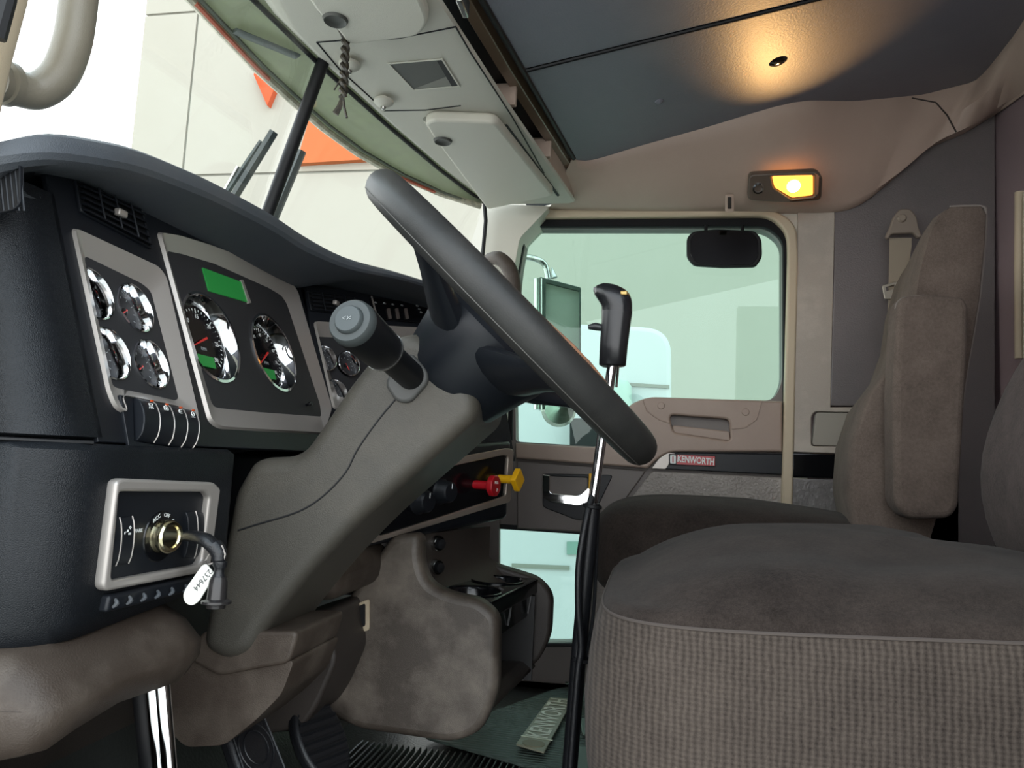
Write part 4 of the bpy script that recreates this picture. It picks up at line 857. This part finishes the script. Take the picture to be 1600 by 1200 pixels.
# ---------------------------------------------------------------- steering column
sc = thing('steering_column', (-.4, .9, .3), 'grey grained plastic steering column shroud sloping up from the floor', 'steering column')
FC = frame((0, .835, 0), (0, -1, 0))
side = [(590, 545), (622, 522), (655, 519), (692, 545), (728, 585), (748, 625), (742, 655), (640, 745), (560, 815), (480, 898), (410, 985), (388, 1024), (352, 1036), (312, 1014), (320, 965), (352, 832), (364, 770), (392, 722), (410, 715), (468, 712), (505, 660), (545, 600)]
seam = [(700, 555), (660, 580), (600, 645), (545, 735), (500, 780), (450, 808), (362, 832)]
upper = [(590, 545), (622, 522), (655, 519), (685, 540), (664, 562), (652, 583), (600, 645), (560, 708), (520, 760), (480, 792), (430, 815), (364, 830), (372, 770), (392, 722), (410, 715), (468, 712), (505, 660), (545, 600)]
lower = [(685, 540), (728, 585), (748, 625), (742, 655), (640, 745), (560, 815), (480, 898), (410, 985), (385, 1014), (360, 1018), (330, 1000), (333, 965), (364, 834), (430, 819), (480, 796), (520, 764), (560, 712), (600, 649), (652, 587), (664, 566)]
prism('column_shroud', FC, rnd(L2(FC, side), [.02, .03, .03, .03, .03, .03, .02, .03, .03, .03, .03, .03, .02, .02, .01, .01, .01, .02, .015, .02, .02, .02], 4), -.16, .004, shroud, sc, bevel=.034, seg=7, ang=50)
tube('shroud_seam', [U(x, y, P=off(FC, .0042)) for x, y in ((655, 583), (600, 645), (560, 700), (540, 738), (505, 775), (465, 800), (400, 820), (372, 829))], .0011, seal, sc, n=6, smooth=4)
tube('shroud_seam', [U(x, y, P=off(FC, .0042)) for x, y in ((655, 583), (668, 566), (684, 556))], .0011, seal, sc, n=6, smooth=4)
# stalk
sbase = U(645, 590, Y=.832); send = U(549, 503, Y=.675); ax = (send - sbase)
bo = plate('stalk_boot', FC, [rnd(L2(FC, [(612, 578), (640, 548), (668, 580), (668, 598), (640, 630), (618, 628), (600, 600)], .01), .01, 4)], .012, M('boot_grey', (70, 70, 68), .5), sc, .004, .011)
tube('stalk_shaft', [sbase - ax * .05, sbase + ax * .62], [.0165, .0165], stalkm, sc, n=24)
tube('stalk_barrel', [sbase + ax * .5, sbase + ax * .53, sbase + ax * .95, sbase + ax * .985], [.021, .0225, .0245, .0225], stalkm, sc, n=32)
tube('chrome_band', [sbase + ax * .515, sbase + ax * .525], .0228, dimchrome, sc, n=32)
lathe('stalk_end', [(.0225, -.012), (.0243, -.006), (.0235, .001), (.0215, .004), (.015, .0045), (.014, .002), (.0, .002)], send, ax, stalkg, sc, n=40)
lathe('horn_button', [(.0145, .0), (.0145, .007), (.013, .009), (.0, .0095)], send, ax, M('button_grey', (66, 72, 73), .55), sc, n=32)
FQ = frame(send + ax.normalized() * .0098, ax)
icon(FQ, 0, 0, [[(-5, 0), (-2, 2), (-2, -2), (-5, 0)], [(0, 2), (2, 0), (0, -2)], [(3, -1), (5, -1)], [(3, 1), (5, 2)]], sc, .0, .0009, faint)

# ---------------------------------------------------------------- steering wheel
WC = V((-.177, .90, .815)); wr_ = V((-.725, 0, .689)).normalized(); wy = V((0, 1, 0)); wa = wr_.cross(wy) * -1
if wa.x < 0: wa = -wa
sw = thing('steering_wheel', WC, 'large worn dark grey steering wheel tilted in front of the dash', 'steering wheel')
RW = .2205
pts = [WC + (wr_ * math.cos(a) + wy * math.sin(a)) * RW for a in [2 * math.pi * k / 96 for k in range(96)]]
tube('rim', pts, .0218, rubber, sw, n=20, closed=True)
tube('rim_seam', [WC + (wr_ * math.cos(a) + wy * math.sin(a)) * (RW + .016) - wa * .0150 for a in [2 * math.pi * k / 96 for k in range(96)]], .0006, M('seam_line', (80, 78, 74), .6), sw, n=5, closed=True)
def we(r1, r2, h, n=32, dn=0): return [WC + wa * h + wr_ * (math.cos(2 * math.pi * k / n) * r1 + dn) + wy * math.sin(2 * math.pi * k / n) * r2 for k in range(n)]
loft('hub_cover', [we(.03, .03, -.13), we(.062, .065, -.125), we(.072, .078, -.11), we(.082, .09, -.07), we(.09, .10, -.045), we(.088, .10, -.03), we(.075, .09, -.02)], black, sw)
loft('horn_pad', [we(.075, .092, -.028), we(.07, .088, -.014), we(.05, .065, -.006), we(.01, .01, -.004)], M('pad_black', (40, 42, 44), .5), sw)
for a, w0 in ((-62, 1), (62, 1), (-128, 1.25), (128, 1.25)):
    a = math.radians(a); d = wr_ * math.cos(a) + wy * math.sin(a); s = wr_ * -math.sin(a) + wy * math.cos(a); ri = []
    for t, wd, th, h in ((.06, .036, .022, -.06), (.10, .032, .018, -.046), (.15, .022, .012, -.026), (.19, .018, .010, -.010), (.222, .024, .010, -.002)):
        c = WC + d * t + wa * h; ri.append([c + s * wd * w0 * math.cos(q_) + wa * th * math.sin(q_) for q_ in [2 * math.pi * k / 16 for k in range(16)]])
    loft('spoke', ri, black, sw)
# worn split on the inner face of the rim
L = [WC + (wr_ * math.cos(a) + wy * math.sin(a)) * (RW + .001) + wa * .0209 for a in [math.radians(-(108 + 2.8 * k)) for k in range(12)]]
tube('worn_split', L, [.0006, .001, .0014, .0022, .003, .0034, .003, .0034, .0026, .002, .001, .0005], M('exposed_foam', (150, 104, 74), .8, var=((70, 64, 60), .9), vscale=150), sw, n=6)

# ---------------------------------------------------------------- knee bolster, column boot, foot well
XB = -.455
kb = thing('knee_bolster', (XB, .65, .35), 'scuffed brown plastic knee panel under the key switch housing', 'panel')
bt_ = [U(x, y, X=XB) for x, y in ((40, 1165), (63, 1146), (150, 1104), (226, 1074), (290, 1054), (325, 1036))]
def zbot(y):
    for a, b in zip(bt_, bt_[1:]):
        if y <= b.y: return a.z + (b.z - a.z) * (y - a.y) / (b.y - a.y)
    return bt_[-1].z
yE = bt_[-1].y
rings = []
for yy, e in ((.515, .024), (.518, .014), (.525, .005), (.54, 0), (.57, 0), (.62, 0), (.68, 0), (yE - .03, 0), (yE - .01, .004), (yE, .02)):
    zt_ = .462 + (yy - .5) * .05; zb_ = zbot(yy) - .018 - .016 * max(0, 1 - (yy - .515) / .1)
    rings.append([V(p) for p in ((-.70, yy, zt_ - e), (XB - .045 - e, yy, zt_ - e), (XB - .02 - e, yy, zt_ - .012 - e), (XB - e, yy, zt_ - .035), (XB - e, yy, zb_ + .03), (XB - .012 - e, yy, zb_ + .008 + e), (XB - .035 - e, yy, zb_ + e), (-.70, yy, zb_ - .01 + e))])
loft('bolster_shell', rings, brown, kb, ang=50)
cb = thing('column_boot', (-.5, .85, .1), 'brown plastic lower steering column cover reaching down to the pedals', 'cover')
FF = frame((0, .845, 0), (0, -1, 0))
prism('boot_upper', FF, rnd(L2(FF, [(318, 985), (470, 985), (455, 1035), (345, 1055), (300, 1030)]), .01), -.13, .006, brown, cb, bevel=.02, seg=4)
prism('boot_lower', FF, rnd(L2(FF, [(300, 1026), (345, 1050), (460, 1030), (440, 1085), (400, 1125), (350, 1165), (290, 1168), (250, 1130), (262, 1060)]), .01), -.13, .0, brown, cb, bevel=.022, seg=4)
fw = thing('firewall', (-.62, 1.0, .1), kind='structure') 
fw.name = 'wall_front'
box('firewall_panel', (-.72, 1.28, .30), (.04, 1.9, .72), brownd, fw)
loft('toe_panel', [[V((-.70, y, .25)), V((-.55, y, .02)), V((-.55, y, -.02)), V((-.70, y, -.02))] for y in (.4, 1.3)], floorm, fw)
FG2 = frame((0, 1.08, 0), (0, -1, 0))
prism('bulkhead_bulge', FG2, rnd(L2(FG2, [(405, 985), (515, 950), (515, 985), (528, 1030), (495, 1105), (470, 1140), (400, 1150), (408, 1050)]), .02), -.2, .0, brownd, fw, bevel=.03, seg=4)
tube('toe_pipe', [U(395, 1080, Y=.98), U(405, 1130, Y=.96)], .007, brownd, fw)
ps_ = box('side_panel', (-.57, .60, .16), (.26, .03, .33), brownd, fw, bevel=.01)
for nm, a, b, r in (('clutch_rod', (236, 1055), (250, 1215), .0065), ('brake_rod', (252, 1050), (266, 1215), .0075), ('clutch_rod', (222, 1060), (238, 1215), .011)):
    m_ = seal if r > .01 else chrome
    yy = .70 if r < .01 else .73
    t = tube(nm, [U(*a, Y=yy), U(*b, Y=yy)], r, m_, None, n=14); setp(t, {'clutch_rod': 'thin bright chrome rod hanging below the knee panel' if r < .01 else 'dark rod behind the two chrome rods below the knee panel', 'brake_rod': 'wider bright chrome rod, the right one of the pair below the knee panel'}[nm], 'rod')
# pedals
def pedal(name, c, n, w_, h_, lab, oval):
    F = frame(c, n, (0, 0, 1)); t = thing(name, c, lab, 'pedal')
    o = circ(0, 0, w_ / 2, 32, h_ / 2) if oval else rnd([(-w_ / 2, -h_ / 2), (w_ / 2, -h_ / 2), (w_ / 2 * .9, h_ / 2), (-w_ / 2 * .9, h_ / 2)], .02, 5)
    prism('pedal_pad', F, o, -.02, 0, darkr, t, bevel=.006)
    if oval:
        for k in range(9):
            y = -h_ * .42 + k * h_ * .1; wdt = w_ * .42 * (1 - (y / (h_ / 2)) ** 2) ** .5; tube('tread_rib', [at2(F, -wdt, y, .001), at2(F, wdt, y, .001)], .003, darkr, t, n=6)
    else:
        tube('tread_border', [at2(F, p[0] * .82, p[1] * .86, .001) for p in o], .0018, darkr, t, n=6, closed=True)
        for r in (.018, .026): tube('tread_ring', [at2(F, *p, .001) for p in circ(0, .0, r, 24, r * 1.2)], .0012, darkr, t, n=6, closed=True)
        for k in range(5): box('tread_stud', at2(F, w_ * .2 - k * w_ * .1, h_ * .40, .001), (.004, .004, .003), darkr, t, bevel=.001)
    tube('pedal_arm', [at2(F, 0, h_ * .2, -.02), at2(F, 0, h_ * .4, -.08)], .01, seal, t)
pedal('brake_pedal', U(400, 1168, Y=.93), (.8, -.25, .62), .075, .12, 'black rectangular rubber brake pedal with ring tread', False)
pedal('accelerator_pedal', U(505, 1150, Y=1.10), (.72, -.30, .62), .09, .14, 'black oval ribbed accelerator pedal beside the console', True)
for k in range(7): box('heel_rib', V((-.46 + .012 * k, 1.0, .01)), (.005, .16, .03), floorm, fl, bevel=.002)

# ---------------------------------------------------------------- centre console
cs = thing('centre_console', (-.35, 1.35, .15), 'scuffed taupe floor console with twin cup holders and an open front bin', 'console')
Y0, Y1 = 1.2, 1.52; FO = frame((0, Y0, 0), (0, -1, 0))
near = [(512, 975), (600, 880), (560, 840), (655, 842), (652, 880), (668, 915), (700, 930), (752, 938), (778, 962), (778, 1090), (752, 1145), (705, 1164), (560, 1142), (495, 1115), (500, 1080), (526, 1035)]
near = [(514, 985), (545, 930), (610, 838), (656, 832), (656, 880), (668, 912), (700, 928), (750, 938), (778, 965), (777, 1085), (750, 1148), (705, 1163), (560, 1142), (497, 1112), (502, 1080), (528, 1030)]
np_ = rnd(L2(FO, near), [.01, .01, .01, .0, .03, .03, .03, .02, .015, .02, .03, .02, .02, .02, .02, .03], 4)
prism('near_side', FO, np_, -.045, .0, consolem, cs, bevel=.014, seg=4)
# slot
plate('side_slot_rim', FO, [rnd(L2(FO, [(512, 962), (578, 935), (578, 985), (514, 990)]), .006), rnd(L2(FO, [(524, 963), (572, 942), (572, 978), (524, 982)]), .004)], .006, tan, cs, .001, .004)
plate('side_slot', FO, [rnd(L2(FO, [(524, 963), (572, 942), (572, 978), (524, 982)]), .004)], .002, seal, cs, 0, .002)
FO2 = frame((0, Y1, 0), (0, -1, 0))
pR = U(778, 1000, Y=Y0).x; zT = U(760, 945, Y=Y0).z; zB = U(750, 1148, Y=Y0).z
farp = [(-.5, zB), (pR - .06, zB), (pR + .02, zB + .03), (pR + .045, zB + .09), (pR + .045, zT - .03), (pR + .015, zT), (-.02 + pR - .1, zT + .03), (pR - .19, zT + .12), (pR - .20, zT + .2), (-.5, zT + .2)]
farp = [(x * 1.0, z) for x, z in farp]
prism('far_side', FO2, rnd([(p[0], p[1]) for p in farp], [.01, .02, .03, .02, .03, .03, .08, .06, .01, .01], 5), -.03, .012, brownd, cs, bevel=.01, seg=3)
box('bin_back', (pR - .2, (Y0 + Y1) / 2, (zT + zB) / 2), (.02, Y1 - Y0 - .09, zT - zB), seal, cs)
loft('bin_floor', [[V((pR - .2, y, zB + .004)), V((pR - .04 + k_ , y, zB + .004)), V((pR - .01 + k_, y, zB + .03)), V((pR - .03 + k_, y, zB + .045)), V((pR - .2, y, zB + .03))] for y, k_ in ((Y0 + .02, 0), (Y1, .03))], brownd, cs, bevel=.006)
# cup holder tray (with round openings)
FTp = frame((0, 0, zT), (0, 0, 1), (0, 1, 0))
def tp(x, y): return ((V((x, y, zT)) - FTp[0]).dot(FTp[1]), (V((x, y, zT)) - FTp[0]).dot(FTp[2]))
zT -= .0
o_ = [tp(pR - .2, Y0 + .03), tp(pR - .02, Y0 + .03), tp(pR + .015, Y1 - .01), tp(pR - .2, Y1 - .01)]
c1_, c2_ = U(738, 930, Z=zT), U(803, 914, Z=zT)
cups = [(min(c1_.x, pR - .07), Y0 + .105), (min(c2_.x, pR - .055), Y1 - .075)]
plate('cup_tray', FTp, [o_] + [circ(*tp(*c), .050) for c in cups], .03, gloss, cs, .004, .0)
for c in cups: lathe('cup_well', [(.050, .0), (.048, -.004), (.042, -.06), (.0, -.06)], V((*c, zT)), (0, 0, 1), gloss, cs, n=32); tube('cup_rim', [V((c[0] + 0.0505 * math.cos(a), c[1] + .0505 * math.sin(a), zT + .001)) for a in [2 * math.pi * k / 32 for k in range(32)]], .002, gloss, cs, n=6, closed=True)
for (yy, dx) in ((Y0 + .15, .003), (Y1 - .05, .02)): tube('tray_rib', [V((pR - .035 + dx, yy, zT + .003)), V((pR - .018 + dx, yy, zT - .008)), V((pR - .012 + dx, yy, zT - .03)), V((pR - .016 + dx, yy, zT - .062))], .002, M('rib_edge', (90, 90, 90), .3) if 'rib_edge' not in bpy.data.materials else bpy.data.materials['rib_edge'], cs, smooth=4, n=6)
loft('tray_front', [[V((pR - .03 + k_, y, zT - .005)), V((pR - .026 + k_, y, zT - .07)), V((pR - .04 + k_, y, zT - .07)), V((pR - .045 + k_, y, zT - .005))] for y, k_ in ((Y0 + .03, 0), (Y1 - .01, .03))], gloss, cs)
box('bin_liner', (pR - .085, Y1 - .035, (zT + zB) / 2 - .01), (.20, .008, zT - zB - .04), M('bin_black', (24, 23, 24), .5), cs)
# riser behind the cups up to the dash
rz = [[V((pR - .215, y, z)) , V((pR - .17 + s_, y, z)), V((pR - .165 + s_, y + .001, z)), V((pR - .215, y + .001, z))] for y, z, s_ in ()]
rings = []
for z, b in ((zT - .01, .03), (zT + .01, .012), (zT + .035, 0), (zT + .07, 0), (.502, 0)):
    rings.append([V(p) for p in ((-.52, Y0 + .03, z), (-.43 + b, Y0 + .04, z), (-.39 + b, Y0 + .10, z), (-.345 + b, Y1 - .05, z), (-.325 + b * 3, Y1, z), (-.52, Y1, z))])
loft('riser', rings, brownd, cs, ang=50)
for (x, y) in ((684, 849), (682, 886)):
    FRs = frame((-.427, Y0 + .04, .5), (.8, -.5, 0)); b = U(x, y, P=FRs); k = lathe('socket', [(.014, -.01), (.014, .004), (.0125, .006), (.011, .004), (.011, -.01)], b, FRs[3], dimchrome, cs, n=24)
    lathe('socket_knob', [(.0095, .0), (.009, .012), (.0, .014)], b, FRs[3], seal, k, n=16)
box('dash_knee_panel', (-.50, 1.16, .455), (.12, .26, .07), brown, cs, bevel=.03, seg=4)

# ---------------------------------------------------------------- floor mat with plate
mt = thing('floor_mat', (-.1, 1.9, .0), 'green-grey ribbed rubber floor mat on the passenger side with a cream name plate', 'mat')
FZ = frame((0, 0, .006), (0, 0, 1), (0, 1, 0))
def Zp(pts, r=0, d=0): return rnd(L2(FZ, pts, d), r, 4)
plate('mat_sheet', FZ, [Zp([(660, 1150), (800, 1190), (880, 1215), (1060, 1215), (1060, 1050), (870, 1075), (800, 1100)], .02)], .006, matg, mt, .002, .0)
npq = [(806, 1165), (859, 1092), (896, 1094), (850, 1178)]
pl_ = plate('name_plate', FZ, [Zp(npq, .003, .01)], .004, matpl, mt, .001, .014)
def pz(x, y): return U(x, y, P=off(FZ, .014))
A_ = (pz(806, 1165) + pz(850, 1178)) / 2; B_ = (pz(859, 1092) + pz(896, 1094)) / 2; dv = (B_ - A_).normalized(); up2 = V((0, 0, 1)).cross(dv)
FPl = (A_, dv, up2, V((0, 0, 1))); ln = (B_ - A_).length
text('plate_lettering', 'KENWORTH', FPl, ln * .60, 0, ln * .20, M('plate_ink', (250, 250, 232), .4), pl_, .0015, .70, 0, .0006)
plate('plate_emblem', FPl, [circ(ln * .10, 0, ln * .055, 20, ln * .07)], .002, M('emblem', (150, 140, 112), .5), pl_, 0, .0015)
plate('plate_divider', FPl, [[(ln * .185, -ln * .1), (ln * .2, -ln * .1), (ln * .2, ln * .1), (ln * .185, ln * .1)]], .001, M('dv', (236, 238, 214), .4), pl_, 0, .0016)
for q in ([(905, 1130), (930, 1128), (940, 1150), (910, 1155)], [(900, 1175), (950, 1175), (945, 1215), (890, 1215)], [(880, 1063), (925, 1066), (925, 1076), (884, 1074)]): plate('mat_boss', FZ, [Zp(q, .01)], .006, M('mat_pale', (120, 140, 128), .4) if 'mat_pale' not in bpy.data.materials else bpy.data.materials['mat_pale'], mt, .002, .012)

# ---------------------------------------------------------------- gear lever
gl = thing('gear_lever', (-.11, 1.25, 0), 'tall chrome gear lever with a black range-selector grip and taped air hoses', 'gear lever')
YG = 1.25
def G(x, y, yy=YG): return U(x, y, Y=yy)
tube('lever_shaft', [G(958, 560), G(924, 800)], .0085, chrome, gl, n=20)
tube('air_line', [G(967, 560, 1.245), G(963, 605, 1.245)], .0022, chrome, gl, n=8)
tube('lever_sleeve', [G(926, 786), G(910, 960), G(903, 1040), G(889, 1215), G(884, 1300)], [.0125, .0125, .0125, .0125, .014], darkr, gl, smooth=4, n=18)
tube('air_hose', [G(927, 770), G(916, 810, 1.23), G(905, 880, 1.22), G(904, 950, 1.22), G(908, 1010, 1.225), G(902, 1060, 1.225), G(890, 1215, 1.225)], .0058, darkr, gl, smooth=5, n=12)
tube('air_hose', [G(935, 790), G(932, 860, 1.26), G(927, 960, 1.26), G(914, 1030, 1.25), G(905, 1060, 1.25)], .003, darkr, gl, smooth=5, n=8)
for (x, y) in ((925, 791), (908, 1030)): lathe('cable_tie', [(.0155, -.003), (.0165, -.002), (.0165, .002), (.0155, .003)], G(x, y, 1.245), G(958, 560) - G(924, 800), seal, gl, n=24)
knob = []
kl = [(941, 573, 976, 572, .018), (936, 570, 978, 571, .020), (937, 540, 981, 541, .0215), (940, 500, 986, 502, .022), (940, 487, 988, 490, .022)]
def sect(x0, y0, x1, y1, hw, n=20):
    a, b = G(x0, y0), G(x1, y1); c = (a + b) / 2; h = (b - a) / 2
    return [c + h * pw(math.cos(2 * math.pi * k / n), .8) + V((0, 1, 0)) * hw * pw(math.sin(2 * math.pi * k / n), .8) for k in range(n)]
grip = loft('grip', [sect(*k) for k in kl], M('grip_black', (36, 36, 38), .28), gl, ang=60)
cap = [(940, 487, 988, 490, .022), (940, 478, 988, 482, .0225), (934, 468, 988, 474, .023), (929, 461, 987, 468, .0225), (928, 453, 984, 460, .021), (932, 447, 977, 453, .018), (942, 443, 966, 447, .009)]
loft('grip_cap', [sect(*k) for k in cap], M('cap_black', (30, 31, 34), .25), gl, ang=60)
box('splitter_button', G(931, 453), (.008, .014, .008), M('btn_grey', (120, 122, 124), .4), gl, bevel=.002)
box('cap_indicator', G(975, 458, 1.232), (.012, .006, .008), smoke, gl, bevel=.002)
tube('range_trigger', [G(940, 512), G(930, 510), G(919, 511)], [.006, .007, .004], M('trig', (52, 54, 56), .3), gl, n=10)
